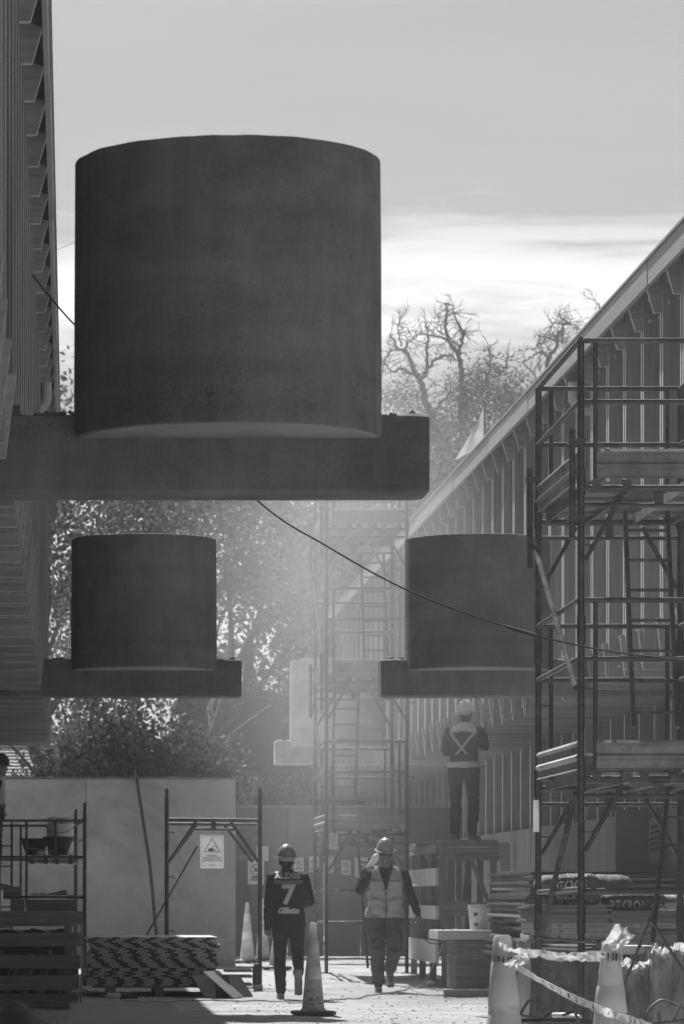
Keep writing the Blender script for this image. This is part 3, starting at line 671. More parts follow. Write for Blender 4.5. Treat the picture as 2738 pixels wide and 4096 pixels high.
dead_limbs(td, 96, [([(215, 846), (235, 720), (232, 600), (225, 510), (195, 450), (185, 375)], 0.10, 0.075), ([(185, 375), (160, 350), (110, 325), (60, 330), (40, 290)], 0.055, 0.012), ([(172, 362), (150, 310), (125, 260), (95, 240), (60, 185)], 0.065, 0.02),
     ([(120, 255), (130, 212)], 0.03, 0.02), ([(105, 238), (95, 180), (98, 125)], 0.022, 0.008), ([(95, 175), (120, 157)], 0.014, 0.006), ([(95, 245), (50, 265), (38, 300), (35, 360)], 0.022, 0.008), ([(185, 375), (205, 320), (208, 250), (212, 190), (203, 143)], 0.05, 0.014),
     ([(195, 345), (240, 290), (290, 272), (330, 290)], 0.045, 0.02), ([(345, 340), (335, 280), (300, 220), (285, 180), (290, 120), (283, 68)], 0.06, 0.02), ([(283, 68), (308, 70)], 0.016, 0.008), ([(338, 280), (345, 220), (350, 180), (330, 130), (312, 90)], 0.045, 0.012),
     ([(350, 185), (365, 175)], 0.025, 0.012), ([(300, 215), (240, 195), (180, 185), (155, 215)], 0.028, 0.007), ([(280, 190), (250, 155), (285, 130)], 0.016, 0.006), ([(205, 480), (240, 500), (280, 440), (320, 410)], 0.05, 0.015), ([(345, 340), (350, 420), (340, 520)], 0.055, 0.06),
     ([(445, 380), (455, 330), (465, 290), (455, 260), (462, 228)], 0.03, 0.010), ([(495, 360), (520, 325), (530, 290), (553, 268)], 0.022, 0.007)], 5)
te = tree('half dead tree with a drooping bare crown above the roof edge', 12.3, 99, 9.5, 0.2, 77, leaf=0.06, nleaf=40, spread=0.3, first=0.55, splay=0.5, curl=0.2, extra=clump(1800, (-0.6, 0, 13.8), (0.8, 0.7, 0.45), 0.2))
dead_limbs(te, 99, [([(700, 400), (697, 290), (725, 240), (735, 190), (760, 145), (740, 115)], 0.06, 0.012), ([(697, 290), (670, 260), (620, 280), (590, 300)], 0.035, 0.010), ([(670, 260), (655, 310), (660, 340)], 0.02, 0.008), ([(725, 215), (690, 205), (650, 235), (635, 250)], 0.026, 0.007), ([(735, 195), (705, 190)], 0.02, 0.008),
     ([(760, 145), (720, 140), (705, 160)], 0.02, 0.007), ([(760, 145), (800, 150), (815, 170)], 0.018, 0.007), ([(755, 160), (745, 220), (770, 215)], 0.016, 0.007), ([(590, 300), (640, 345), (650, 380)], 0.02, 0.008), ([(600, 380), (580, 340)], 0.016, 0.007), ([(905, 85), (880, 52)], 0.02, 0.008)], 9)
tree('dense tree filling the gap under the roof edge, lowest crown there', 6.9, 90, 9.0, 0.22, 83, leaf=0.07, nleaf=140, spread=0.45, first=0.2, splay=0.7, extra=clump(22000, (0, 0, 7.4), (1.8, 1.2, 3.0)))
tree('far dark tree closing the gap between the left drum and the wall', -0.9, 88, 11.0, 0.25, 91, leaf=0.12, nleaf=40, spread=0.28, first=0.15, splay=0.9, extra=clump(5000, (0.8, 0, 3.4), (1.8, 1.0, 1.7), 0.24))
def shrub(label, c, r, n, seed, leaf=0.1):
    rng = np.random.default_rng(seed); rnd = random.Random(seed)
    t = thing('shrub', label, 'shrub', (c[0], c[1], 0)); st = MB()
    for k in range(9):
        a = rnd.uniform(0, 6.28); st.path([(0, 0, 0), (r[0] * 0.3 * math.cos(a), r[1] * 0.3 * math.sin(a), c[2] * 0.6), (r[0] * 0.7 * math.cos(a), r[1] * 0.7 * math.sin(a), c[2])], [0.03, 0.02, 0.006], 5)
    st.build('stems', M_bark, t)
    leaf_mesh(np.array(clump(n, (0, 0, c[2]), r)(rng)), leaf, rng, M_leaf, 'foliage', t)
shrub('rounded leafy shrub rising above the low far hoarding', (X_(1075, 70), 70, 2.15), (0.62, 0.5, 0.85), 5200, 5, 0.085)
shrub('tall dark shrub standing before the dark house', (X_(760, 68), 68, 2.4), (0.9, 0.5, 1.7), 5000, 15, 0.10)
shrub('dark low shrub at the corner of the tiled roof house', (X_(110, 66), 66, 2.2), (0.45, 0.4, 0.9), 2600, 6, 0.08)
shrub('broad dark hedge-like shrub behind the left wall', (X_(440, 66), 66, 2.45), (1.35, 0.5, 1.85), 7600, 8, 0.10)

# ------------------------------------------------------------------ houses behind the wall
def tiled_house():
    y = 74.0
    t = thing('house', 'house with a pale sunlit tiled roof behind the left wall', 'house', (X_(0, y), y, 0))
    mt = mat('pale_roof_tile', 0.55, 0.8, 0.2, 5, 0.3, 20, rnd=0.1); zb, zt = Z_(3120, y), Z_(2978, y)
    x1 = X_(150, y) - X_(0, y)
    MB().box(-5, x1 - 0.05, 0.25, 6, 0, zb - 0.02).build('wall', M_render, t)
    rf = MB().prism([(-5.1, zb - 0.03), (x1, zb - 0.03), (x1, zb), (-5.1, zb)], -0.2, 0.3).build('eave', M_woody, t)
    n = 10
    course = None
    for k in range(n):
        f = k / n; mb = MB()
        mb.rings([[(xx, -0.2 + 1.3 * f, zb + (zt - zb) * f), (xx, -0.2 + 1.3 * f, zb + (zt - zb) * f + 0.028 + 0.008 * (i % 2)), (xx, 1.4 * (f + 1.5 / n) - 0.2, zb + (zt - zb) * (f + 1.12 / n))] for i, xx in enumerate(np.arange(-5.1, x1, 0.09))])
        mb.build('tile_course', mt, t)
    MB().box(-5.2, x1 - 0.05, 1.05, 1.5, zt + 0.02, zt + 0.07).build('ridge', mt, t)
    g = MB().box(X_(146, y) - X_(0, y), X_(194, y) - X_(0, y), -0.3, 0.35, 0, Z_(2945, y)).build('chimney', M_whitew, t)
    MB().box(X_(166, y) - X_(0, y), X_(192, y) - X_(0, y), -0.32, -0.3, Z_(3125, y), Z_(3050, y)).build('vent', M_black, g)
tiled_house()
def dark_house():
    y = 82.0; x0, x1 = X_(860, y), X_(1128, y)
    t = thing('house', 'dark shaded house with a flat eave behind the hazy far drum', 'house', (x0, y, 0))
    w = x1 - x0; zt = Z_(2815, y); md = mat('dark_brick', 0.09, 0.9, 0.2, 4, 0.2, 20)
    MB().box(-0.6, w, 0, 5, 0, zt).build('wall', md, t)
    MB().prism([(-0.8, zt + 0.002), (w + 0.12, zt + 0.002), (w + 0.12, zt + 0.12), (w * 0.2, zt + 0.5), (-0.8, zt + 0.12)], -0.35, 5.2).build('roof', M_steeld, t)
dark_house()
def flag():
    y = 66.0; p = at(1940, 1615, y)
    t = thing('flag', 'thin white flag drooping from a pole on the right roof', 'flag', (p.x, y, Z_(1850, y) - 0.4))
    h = p.z - t.location.z
    MB().tube((0, 0, 0), (0, 0, h + 0.05), 0.018, 8).build('pole', M_steel, t)
    mb = MB(); nu, nv = 16, 14
    for i in range(nu):
        for j in range(nv):
            u, v = i / (nu - 1), j / (nv - 1)
            x = -u * 0.52 * (0.25 + 0.75 * v) ; z = h - v * (h - 0.62) * (0.88 + 0.1 * u) - u * 0.34 * (1 - 0.4 * v)
            mb.v.append((x, 0.05 * math.sin(u * 9 + v * 2) * u + 0.02, z))
    mb.f = [(i * nv + j, i * nv + j + 1, (i + 1) * nv + j + 1, (i + 1) * nv + j) for i in range(nu - 1) for j in range(nv - 1)]
    o = mb.build('cloth', mat('flag_cloth', 0.42, 0.8, 0.25, 3, 0, trans=0.5), t, smooth=True)
flag()
# ------------------------------------------------------------------ people
def ell(mb, c, r, n=14, k=9):
    rg = []
    for i in range(k):
        a = math.pi * (i + 0.5) / k; rg.append([(c[0] + r[0] * math.sin(a) * math.cos(2 * math.pi * j / n), c[1] + r[1] * math.sin(a) * math.sin(2 * math.pi * j / n), c[2] - r[2] * math.cos(a)) for j in range(n)])
    mb.rings(rg)
def make_person(label, loc, rz, J, mats, bulk=1.0, voxel=0.0085, seed=0, leg_r=1.0):
    """J: joints in metres, the figure faces +y. mats: skin, top, trousers, boots, hair"""
    t = thing('person', label, 'person', loc, rz)
    mb = MB(); S = []                                        # S: (points, radius, region)
    def limb(pts, rs, reg, n=12):
        mb.path(pts, rs, n)
        for i in range(len(pts) - 1):
            a, b = Vector(pts[i]), Vector(pts[i + 1])
            ra = rs[i] if not isinstance(rs[i], tuple) else sum(rs[i]) / 2; rb = rs[i + 1] if not isinstance(rs[i + 1], tuple) else sum(rs[i + 1]) / 2
            for k in range(5): S.append((a.lerp(b, k / 4), ra + (rb - ra) * k / 4, reg))
    hp, ch, nk, hd = [Vector(J[k]) for k in ('hip', 'chest', 'neck', 'head')]
    B = bulk
    def ring(c, rx, ry, n=20, sq=2.6):
        return [(c.x + rx * abs(math.cos(a)) ** (2 / sq) * (1 if math.cos(a) >= 0 else -1), c.y + ry * abs(math.sin(a)) ** (2 / sq) * (1 if math.sin(a) >= 0 else -1), c.z) for a in (2 * math.pi * j / n for j in range(n))]
    up = Vector((0, 0, 1)); hem = J.get('hem', 0.10)
    rg = [ring(hp - up * hem, 0.165 * B, 0.125 * B), ring(hp, 0.172 * B, 0.13 * B), ring(hp.lerp(ch, 0.4), 0.166 * B, 0.122 * B), ring(ch, 0.188 * B, 0.128 * B), ring(ch + up * 0.09 + (nk - ch) * 0.1, 0.196 * B, 0.112 * B),
          ring(ch.lerp(nk, 0.72), 0.155 * B, 0.090), ring(nk - up * 0.015, 0.082, 0.074), ring(nk + up * 0.01, 0.062, 0.062)]
    mb.rings(rg)
    for c, r in ((hp - up * hem, 0.15), (hp, 0.15), (hp.lerp(ch, 0.5), 0.15), (ch, 0.16), (ch + up * 0.1, 0.15), (ch.lerp(nk, 0.8), 0.1)):
        for dx in (-0.09, 0, 0.09): S.append((c + Vector((dx, 0, 0)), r * 0.62, 'top'))
    limb([nk - up * 0.03, hd - up * 0.05], [0.060, 0.054], 'skin')
    yaw = Matrix.Rotation(J.get('turn', 0.0), 3, 'Z') @ Matrix.Rotation(J.get('nod', 0.0), 3, 'X')
    hb = MB(); ell(hb, (0, 0.0, 0.022), (0.076, 0.096, 0.105)); ell(hb, (0, 0.026, -0.045), (0.057, 0.066, 0.072)); ell(hb, (0, 0.088, -0.010), (0.013, 0.020, 0.022), 8, 6)
    ell(hb, (0, 0.070, -0.088), (0.026, 0.022, 0.018), 8, 6); ell(hb, (0, 0.083, -0.052), (0.024, 0.011, 0.009), 8, 6); ell(hb, (-0.03, 0.086, 0.032), (0.024, 0.008, 0.006), 8, 6); ell(hb, (0.03, 0.086, 0.032), (0.024, 0.008, 0.006), 8, 6)
    for s in (-1, 1): ell(hb, (s * 0.079, -0.005, -0.004), (0.010, 0.020, 0.032), 8, 6)
    mb.add([hd + yaw @ Vector(v) for v in hb.v], hb.f)
    for c in ((0, 0, 0.02), (0, 0.03, -0.05), (0.05, 0, 0.03), (-0.05, 0, 0.03), (0, 0.06, 0)): S.append((hd + yaw @ Vector(c), 0.075, 'skin'))
    for s in ('l', 'r'):
        sh, el, wr = [Vector(J[k + s]) for k in ('sh', 'el', 'wr')]
        limb([sh + Vector(((0.06 if s == 'l' else -0.06), 0, 0.0)), sh, sh.lerp(el, 0.5), el], [0.062, 0.068 * B, 0.060 * B, 0.053 * B], 'arm')
        limb([el, el.lerp(wr, 0.45), wr], [0.054 * B, 0.050 * B, 0.040 * B], 'arm')
        # hand: palm, four fingers of different length, thumb
        f = Vector(J.get('hd' + s, (wr - el))).normalized(); palm_n = Vector(J.get('pn' + s, (1 if s == 'l' else -1, 0, 0))); a = f.cross(palm_n).normalized(); pn = a.cross(f).normalized()
        curl = J.get('curl' + s, 0.35)
        limb([wr - f * 0.02, wr + f * 0.03, wr + f * 0.085], [(0.026, 0.022), (0.036, 0.018), (0.040, 0.015)], 'skin')
        for k, L in enumerate((0.066, 0.076, 0.071, 0.056)):
            o = wr + f * 0.075 + a * (0.029 - 0.0193 * k); d = f.copy(); pts = [o]
            for q in (0.45, 0.32, 0.23):
                ax = a; d = (Quaternion(ax, curl * (1.0 + 0.08 * k)) @ d); o = o + d * L * q; pts.append(o.copy())
            limb(pts, [0.0105, 0.010, 0.0095, 0.008], 'skin', 7)
        th0 = wr + f * 0.025 + a * 0.03; thd = (f * 0.75 + a * 0.6 + pn * J.get('thumb' + s, -0.25)).normalized()
        limb([th0, th0 + thd * 0.035, th0 + thd * 0.035 + (thd + f * 0.5).normalized() * 0.032], [0.013, 0.012, 0.009], 'skin', 7)
        hj, kn, an = [Vector(J[k + s]) for k in ('hj', 'kn', 'an')]; q = leg_r
        limb([hj + up * 0.05, hj - up * 0.05 + (kn - hj) * 0.1, hj.lerp(kn, 0.55), kn], [0.098 * B, 0.100 * B * q, 0.084 * q, 0.070 * q], 'trousers')
        limb([kn, kn.lerp(an, 0.35), kn.lerp(an, 0.85), an + (kn - an) * 0.03], [0.070 * q, 0.070 * q, 0.060 * q, 0.062 * q], 'trousers')
        fd = Vector(J['ft' + s]).normalized(); sd = fd.cross(up); 
        if sd.length < 0.1: sd = Vector((1, 0, 0))
        sd.normalize(); fu = sd.cross(fd).normalized()
        shank = (kn - an).normalized()
        limb([an + shank * 0.06, an - fu * 0.02], [0.048, 0.050], 'boots')
        hl = an - fu * 0.055 - fd * 0.055
        limb([hl, hl + fd * 0.07 + fu * 0.012, hl + fd * 0.16, hl + fd * 0.245 - fu * 0.004], [(0.036, 0.036), (0.042, 0.046), (0.047, 0.036), (0.030, 0.024)], 'boots')
        sole = [hl + fd * x - fu * 0.036 for x in (-0.03, 0.27)]
        mb.bar(sole[0], sole[1], 0.088, 0.022, up=fu); S.append((hl + fd * 0.1 - fu * 0.04, 0.04, 'boots')); S.append((hl + fd * 0.2 - fu * 0.04, 0.04, 'boots')); S.append((hl - fu * 0.03, 0.04, 'boots'))
    tmp = bpy.data.objects.new('tmp', mb.mesh('tmp', M_skin)); COL.objects.link(tmp)
    m1 = tmp.modifiers.new('r', 'REMESH'); m1.mode = 'VOXEL'; m1.voxel_size = voxel
    m2 = tmp.modifiers.new('s', 'SMOOTH'); m2.factor = 0.5; m2.iterations = 3
    dg = bpy.context.evaluated_depsgraph_get(); dg.update()
    me = bpy.data.meshes.new_from_object(tmp.evaluated_get(dg)); bpy.data.objects.remove(tmp)
    me.name = 'body'; me.materials.clear()
    regs = ['skin', 'top', 'trousers', 'boots', 'hair', 'arm']
    for k in regs: me.materials.append(mats['top' if k == 'arm' else k])
    nv = len(me.vertices); co = np.empty(nv * 3); me.vertices.foreach_get('co', co); co = co.reshape(-1, 3)
    nf = len(me.polygons); ls = [tuple(p.vertices) for p in me.polygons]
    fc = np.array([co[list(f)].mean(0) for f in ls])
    P = np.array([list(s[0]) for s in S]); Rr = np.array([s[1] for s in S]); G = np.array([regs.index(s[2]) for s in S])
    def region(pts):
        out = np.empty(len(pts), int)
        for i in range(0, len(pts), 4000):
            d = np.linalg.norm(pts[i:i + 4000, None] - P[None], axis=2) - Rr[None]; out[i:i + 4000] = G[d.argmin(1)]
        return out
    rf = region(fc)
    hl_ = (np.array(yaw.transposed()) @ (fc - np.array(hd)).T).T   # head-local
    hairsel = (rf == 0) & (np.linalg.norm(fc - np.array(hd), axis=1) < 0.17) & (((hl_[:, 1] < -0.012) & (hl_[:, 2] > -0.075)) | ((hl_[:, 2] > 0.055) & (hl_[:, 1] < 0.075)))
    rf[hairsel] = 4
    # cloth folds: push the clothed vertices about along their normals
    no = np.empty(nv * 3); me.vertices.foreach_get('normal', no); no = no.reshape(-1, 3); rv = region(co)
    for i in np.nonzero((rv == 1) | (rv == 2) | (rv == 5))[0]:
        p = co[i]; fold = nz(p[0] * 7 + seed, p[1] * 7, p[2] * 16) * 0.010 + nz(p[0] * 15, p[1] * 15 + seed, p[2] * 34) * 0.005
        co[i] += no[i] * fold
    me.vertices.foreach_set('co', co.ravel()); me.polygons.foreach_set('material_index', rf.astype(np.int32)); me.polygons.foreach_set('use_smooth', [True] * nf); me.update()
    o = bpy.data.objects.new('body', me); COL.objects.link(o); o.parent = t
    return dict(t=t, me=me, co=co, no=no, ls=ls, fc=fc, rf=rf, hd=hd, yaw=yaw)
def patch(p, name, m, pred, off=0.008, regs=(1,), parent=None):  # a garment layer that follows the body
    keep = [i for i in range(len(p['ls'])) if p['rf'][i] in regs and pred(p['fc'][i])]
    idx = {}; mb = MB()
    for i in keep:
        f = []
        for v in p['ls'][i]:
            if v not in idx: idx[v] = len(mb.v); mb.v.append(tuple(p['co'][v] + p['no'][v] * off))
            f.append(idx[v])
        mb.f.append(tuple(f))
    if not mb.f: return None
    me = mb.mesh(name, m, fix=False); me.polygons.foreach_set('use_smooth', [True] * len(me.polygons))
    o = bpy.data.objects.new(name, me); COL.objects.link(o); o.parent = parent or p['t']
    s = o.modifiers.new('thick', 'SOLIDIFY'); s.thickness = 0.006; s.offset = -1
    return o
def hat(p, m, tilt=0.0, back=True, scale=1.0):
    mb = MB(); n = 28; rg = []
    for k in range(9):
        a = k / 8 * math.pi / 2; rg.append([(0.128 * math.cos(a) * math.cos(q), 0.150 * math.cos(a) * math.sin(q), 0.148 * math.sin(a) + (0.006 * (1 if abs(math.cos(q)) < 0.25 else 0)) * (1 if 0 < k < 8 else 0)) for q in (2 * math.pi * j / n for j in range(n))])
    rg[-1] = [(x * 0.15 + 0, y * 0.15, 0.149) for x, y, z in rg[4]]
    brim = [[(0.152 * math.cos(q), (0.205 if math.sin(q) > 0 else 0.176) * math.sin(q), -0.012) for q in (2 * math.pi * j / n for j in range(n))],
            [(0.152 * math.cos(q), (0.205 if math.sin(q) > 0 else 0.176) * math.sin(q), -0.004) for q in (2 * math.pi * j / n for j in range(n))]]
    inner = [[(0.118 * math.cos(q), 0.140 * math.sin(q), -0.012) for q in (2 * math.pi * j / n for j in range(n))], [(0.115 * math.cos(q), 0.135 * math.sin(q), 0.05) for q in (2 * math.pi * j / n for j in range(n))]]
    mb.rings(list(reversed(inner)) + brim + rg)
    mb.v = [(x * 0.83, y * 0.86, z * 0.98) for x, y, z in mb.v]
    rot = p['yaw'] @ Matrix.Rotation(tilt, 3, 'X')
    mb.v = [tuple(p['hd'] + rot @ (Vector(v) * scale + Vector((0, -0.005, 0.060)))) for v in mb.v]
    o = mb.build('hard_hat', m, p['t'], smooth=True)
    sb = MB().rings([[(x * 0.80, y * 0.82, z) for x, y, z in r] for r in ([[(0.118 * math.cos(q), 0.135 * math.sin(q), zz) for q in (2 * math.pi * j / n for j in range(n))] for zz in (-0.05, -0.012)])], cap=False)
    sb.f = [f for f in sb.f if sum(sb.v[i][1] for i in f) / len(f) < -0.03]
    sb.v = [tuple(p['hd'] + rot @ (Vector(v) + Vector((0, -0.005, 0.060)))) for v in sb.v]
    sb.build('hat_strap', M_refl if m is M_hatw else M_hat, o, smooth=True)
    return o
def back_text(p, body, size, x, z, m, side=-1, **kw):         # print that follows the cloth of the back (side -1) or chest (+1)
    bvh = BVHTree.FromPolygons([Vector(c) for c in p['co']], p['ls']); vs_, fs = text_geo(body, size, **kw); out = []; hx = max(abs(v.x) for v in vs_); A, b = [], []
    for i in range(15):
        for j in range(9):
            xx, zz_ = x + hx * (i / 7 - 1), z + size * 0.55 * (j / 4 - 1); hit = bvh.ray_cast(Vector((xx, side, zz_)), Vector((0, -side, 0)))[0]
            if hit: A.append((1, xx, zz_, xx * xx, zz_ * zz_, xx * zz_)); b.append(hit.y)
    k = np.linalg.lstsq(np.array(A), np.array(b), rcond=None)[0]; lift = max(side * (np.array(b) - np.array(A) @ k))
    for v in vs_:
        xx, zz_ = x + v.x * (-side), z + v.y
        out.append((xx, float(np.dot(k, (1, xx, zz_, xx * xx, zz_ * zz_, xx * zz_))) + side * (lift * 0.85 + 0.003), zz_))
    mb = MB(); mb.add(out, fs); return mb
def V(*a): return Vector(a)

# --- walker seen from behind
J1 = dict(hip=V(0.0, 0, 0.92), chest=V(-0.01, 0.0, 1.24), neck=V(-0.01, 0.035, 1.435), head=V(-0.02, 0.065, 1.525), turn=0.12, nod=-0.12, hem=0.20,
          shl=V(-0.178, 0.01, 1.355), ell=V(-0.222, -0.03, 1.07), wrl=V(-0.232, 0.04, 0.80), shr=V(0.165, 0.01, 1.36), elr=V(0.238, -0.04, 1.09), wrr=V(0.17, 0.20, 1.05),
          hjl=V(-0.085, 0, 0.90), knl=V(-0.095, 0.04, 0.47), anl=V(-0.085, 0.0, 0.085), ftl=(0.0, 1, -0.02),
          hjr=V(0.085, 0, 0.90), knr=V(0.105, 0.02, 0.50), anr=V(0.095, -0.30, 0.285), ftr=(0.03, 0.28, -1), curll=0.5)
man1 = make_person('person in dark jacket printed with number 7 walking away behind the middle cone', (X_(1155, 42.8), 42.8, 0.005), 0, J1,
                   dict(skin=M_skin, top=M_navy, trousers=M_navy, boots=M_boot, hair=M_hair), 1.06, seed=1, leg_r=0.98)
hat(man1, M_hatd, tilt=0.10)
patch(man1, 'reflective_band', M_reflg, lambda c: c[1] < 0.02 and abs(c[0] + 0.01) < 0.165 and 1.285 < c[2] - 0.05 * (0) < 1.325, 0.006)
patch(man1, 'shoulder_piping', M_refl, lambda c: 0.10 < abs(c[0]) < 0.235 and abs((c[2]) - (1.452 - 0.32 * (abs(c[0]) - 0.10))) < 0.05 and -0.035 < c[1] < 0.025, 0.006)
mb = back_text(man1, 'ALEXIS', 0.088, -0.015, 1.372, M_paper, bold=0.004, space=1.05); raw(mb, 'back_print', M_refl, man1['t'])
mb = back_text(man1, '7', 0.30, -0.01, 1.155, M_paper, bold=0.010); raw(mb, 'back_print', M_refl, man1['t'])
mb = back_text(man1, 'Gillette', 0.088, -0.01, 0.985, M_paper, bold=0.005, shear=0.25, space=0.9); raw(mb, 'back_print', M_refl, man1['t'])
# --- walker coming forward (rotated half a turn: his +x is image left)
J2 = dict(hip=V(0, 0, 0.98), chest=V(0.0, 0.01, 1.31), neck=V(0.0, 0.02, 1.53), head=V(0.0, 0.05, 1.645), turn=0.10, nod=-0.12, hem=0.09,
          shr=V(0.215, 0.01, 1.43), elr=V(0.305, 0.04, 1.205), wrr=V(0.215, 0.20, 1.41), hdr=(-0.25, 0.15, 1.0), pnr=(-0.8, 0.5, 0.1), curlr=0.75,
          shl=V(-0.215, 0.0, 1.43), ell=V(-0.315, -0.05, 1.15), wrl=V(-0.395, 0.03, 0.945), hdl=(-0.05, 0.1, -1), pnl=(0.7, 0.6, 0), curll=0.45,
          hjr=V(0.10, 0, 0.95), knr=V(0.095, 0.10, 0.53), anr=V(0.085, 0.09, 0.095), ftr=(0.05, 1, 0.0),
          hjl=V(-0.10, 0, 0.95), knl=V(-0.115, 0.11, 0.55), anl=V(-0.085, -0.26, 0.27), ftl=(0.02, 0.75, -0.62))
man2 = make_person('person in pale pocketed vest and dark sleeves walking forward, hand raised', (X_(1540, 45.8), 45.8, 0.0), R(180), J2,
                   dict(skin=M_skin, top=M_navy, trousers=M_dusty, boots=M_boot, hair=M_hair), 1.12, seed=4, leg_r=1.25)
hat(man2, M_hat, tilt=-0.10)
def vestp(c):
    if not (0.895 < c[2] < 1.50 and abs(c[0]) < 0.222 - 0.10 * max(0, c[2] - 1.40)): return False
    if c[1] > 0 and c[2] > 1.20 and abs(c[0]) < 0.085 * (c[2] - 1.20) / 0.28: return False
    return True
vest = patch(man2, 'vest', M_vest, vestp, 0.014, regs=(1, 2))
for s in (-1, 1):
    for z0, z1 in ((1.20, 1.32), (0.93, 1.10)):
        patch(man2, 'pocket', M_vest, lambda c, s=s, z0=z0, z1=z1: c[1] > 0.03 and z0 < c[2] < z1 and 0.035 < s * c[0] < 0.165, 0.026, regs=(1, 2), parent=vest)
        patch(man2, 'pocket_flap', M_trou if z1 > 1.2 and False else M_vest, lambda c, s=s, z1=z1: c[1] > 0.03 and z1 - 0.035 < c[2] < z1 + 0.008 and 0.03 < s * c[0] < 0.17, 0.034, regs=(1, 2), parent=vest)
patch(man2, 'zip', M_trou, lambda c: c[1] > 0.03 and 0.90 < c[2] < 1.20 and abs(c[0]) < 0.008, 0.022, regs=(1, 2), parent=vest)
gb = MB()                                                    # wrap-round sunglasses
for s in (-1, 1): gb.rings([[(s * 0.036 + 0.034 * math.cos(a) * k, 0.106 - 0.012 * abs(math.cos(a)) + (0.004 if k < 1 else 0) - (0.012 if k > 0.9 and s * math.cos(a) > 0.3 else 0), 0.012 + 0.020 * math.sin(a) * k) for a in (2 * math.pi * j / 14 for j in range(14))] for k in (1.0, 0.55)])
gb.bar((-0.07, 0.088, 0.020), (-0.082, 0.0, 0.016), 0.006, 0.008).bar((0.07, 0.088, 0.020), (0.082, 0.0, 0.016), 0.006, 0.008).bar((-0.012, 0.110, 0.018), (0.012, 0.110, 0.018), 0.006, 0.006)
gb.v = [tuple(man2['hd'] + man2['yaw'] @ Vector(v)) for v in gb.v]
gb.build('sunglasses', mat('dark_lens', 0.01, 0.12, 0, 1, 0, spec=0.6), man2['t'], smooth=True)
# --- fitter standing on the trestle, from behind
J3 = dict(hip=V(0.0, 0, 0.97), chest=V(0.01, 0.03, 1.29), neck=V(0.0, 0.07, 1.475), head=V(0.0, 0.10, 1.58), turn=-0.35, nod=-0.05, hem=0.05,
          shl=V(-0.20, 0.03, 1.385), ell=V(-0.25, 0.02, 1.13), wrl=V(-0.16, 0.25, 1.10), shr=V(0.20, 0.04, 1.385), elr=V(0.235, 0.14, 1.18), wrr=V(0.17, 0.36, 1.34),
          hjl=V(-0.10, 0, 0.94), knl=V(-0.115, 0.03, 0.50), anl=V(-0.115, -0.01, 0.09), ftl=(-0.1, 1, 0), hjr=V(0.10, 0, 0.94), knr=V(0.125, 0.03, 0.50), anr=V(0.115, -0.01, 0.09), ftr=(0.2, 1, 0))
man3 = make_person('person in white hard hat and crossed reflective straps standing on the trestle', (X_(1856, 48.5), 48.5, 1.853), R(-22), J3,
                   dict(skin=M_skin, top=M_navy, trousers=M_trou, boots=M_boot, hair=M_hair), 1.05, seed=9, leg_r=1.05)
hat(man3, M_hatw, tilt=0.05)
patch(man3, 'reflective_yoke', M_refl, lambda c: 1.375 - 0.10 * abs(c[0]) < c[2] < 1.50 and abs(c[0]) < 0.25, 0.008)
patch(man3, 'reflective_belt', M_refl, lambda c: 0.925 < c[2] < 0.99, 0.010, regs=(1, 2))
for s in (-1, 1): patch(man3, 'reflective_strap', M_refl, lambda c, s=s: c[1] < 0.02 and 0.99 < c[2] < 1.37 and abs(c[0] - 0.005 - s * (c[2] - 1.165) * 0.82) < 0.019, 0.008 + 0.002 * s)
# --- person half cut by the left edge
J4 = dict(hip=V(0, 0, 0.95), chest=V(0.0, 0.0, 1.28), neck=V(0.0, 0.03, 1.48), head=V(0.0, 0.075, 1.575), turn=0.0, nod=-0.15, hem=0.06,
          shl=V(-0.2, 0, 1.39), ell=V(-0.23, -0.02, 1.12), wrl=V(-0.22, 0.05, 0.86), shr=V(0.2, 0, 1.39), elr=V(0.23, -0.02, 1.12), wrr=V(0.22, 0.05, 0.86),
          hjl=V(-0.10, 0, 0.92), knl=V(-0.11, 0.03, 0.5), anl=V(-0.11, 0, 0.09), ftl=(0, 1, 0), hjr=V(0.10, 0, 0.92), knr=V(0.11, 0.03, 0.5), anr=V(0.11, 0, 0.09), ftr=(0, 1, 0))
man4 = make_person('person in dark cap and banded pale vest cut off by the left edge', (X_(-22, 50.0), 50.0, 1.24), R(-88), J4,
                   dict(skin=M_skin, top=M_trou, trousers=M_trou, boots=M_boot, hair=M_hair), 1.05, voxel=0.011, seed=12)
hat(man4, mat('dark_hat_shell', 0.04, 0.4, 0.1, 8, 0), tilt=0.0, scale=0.93)
v4 = patch(man4, 'vest', M_refl, lambda c: 0.90 < c[2] < 1.47 and abs(c[0]) < 0.20, 0.014)
for z in (0.955, 1.055): patch(man4, 'vest_band', M_reflg, lambda c, z=z: z < c[2] < z + 0.045 and abs(c[0]) < 0.21, 0.022, parent=v4)
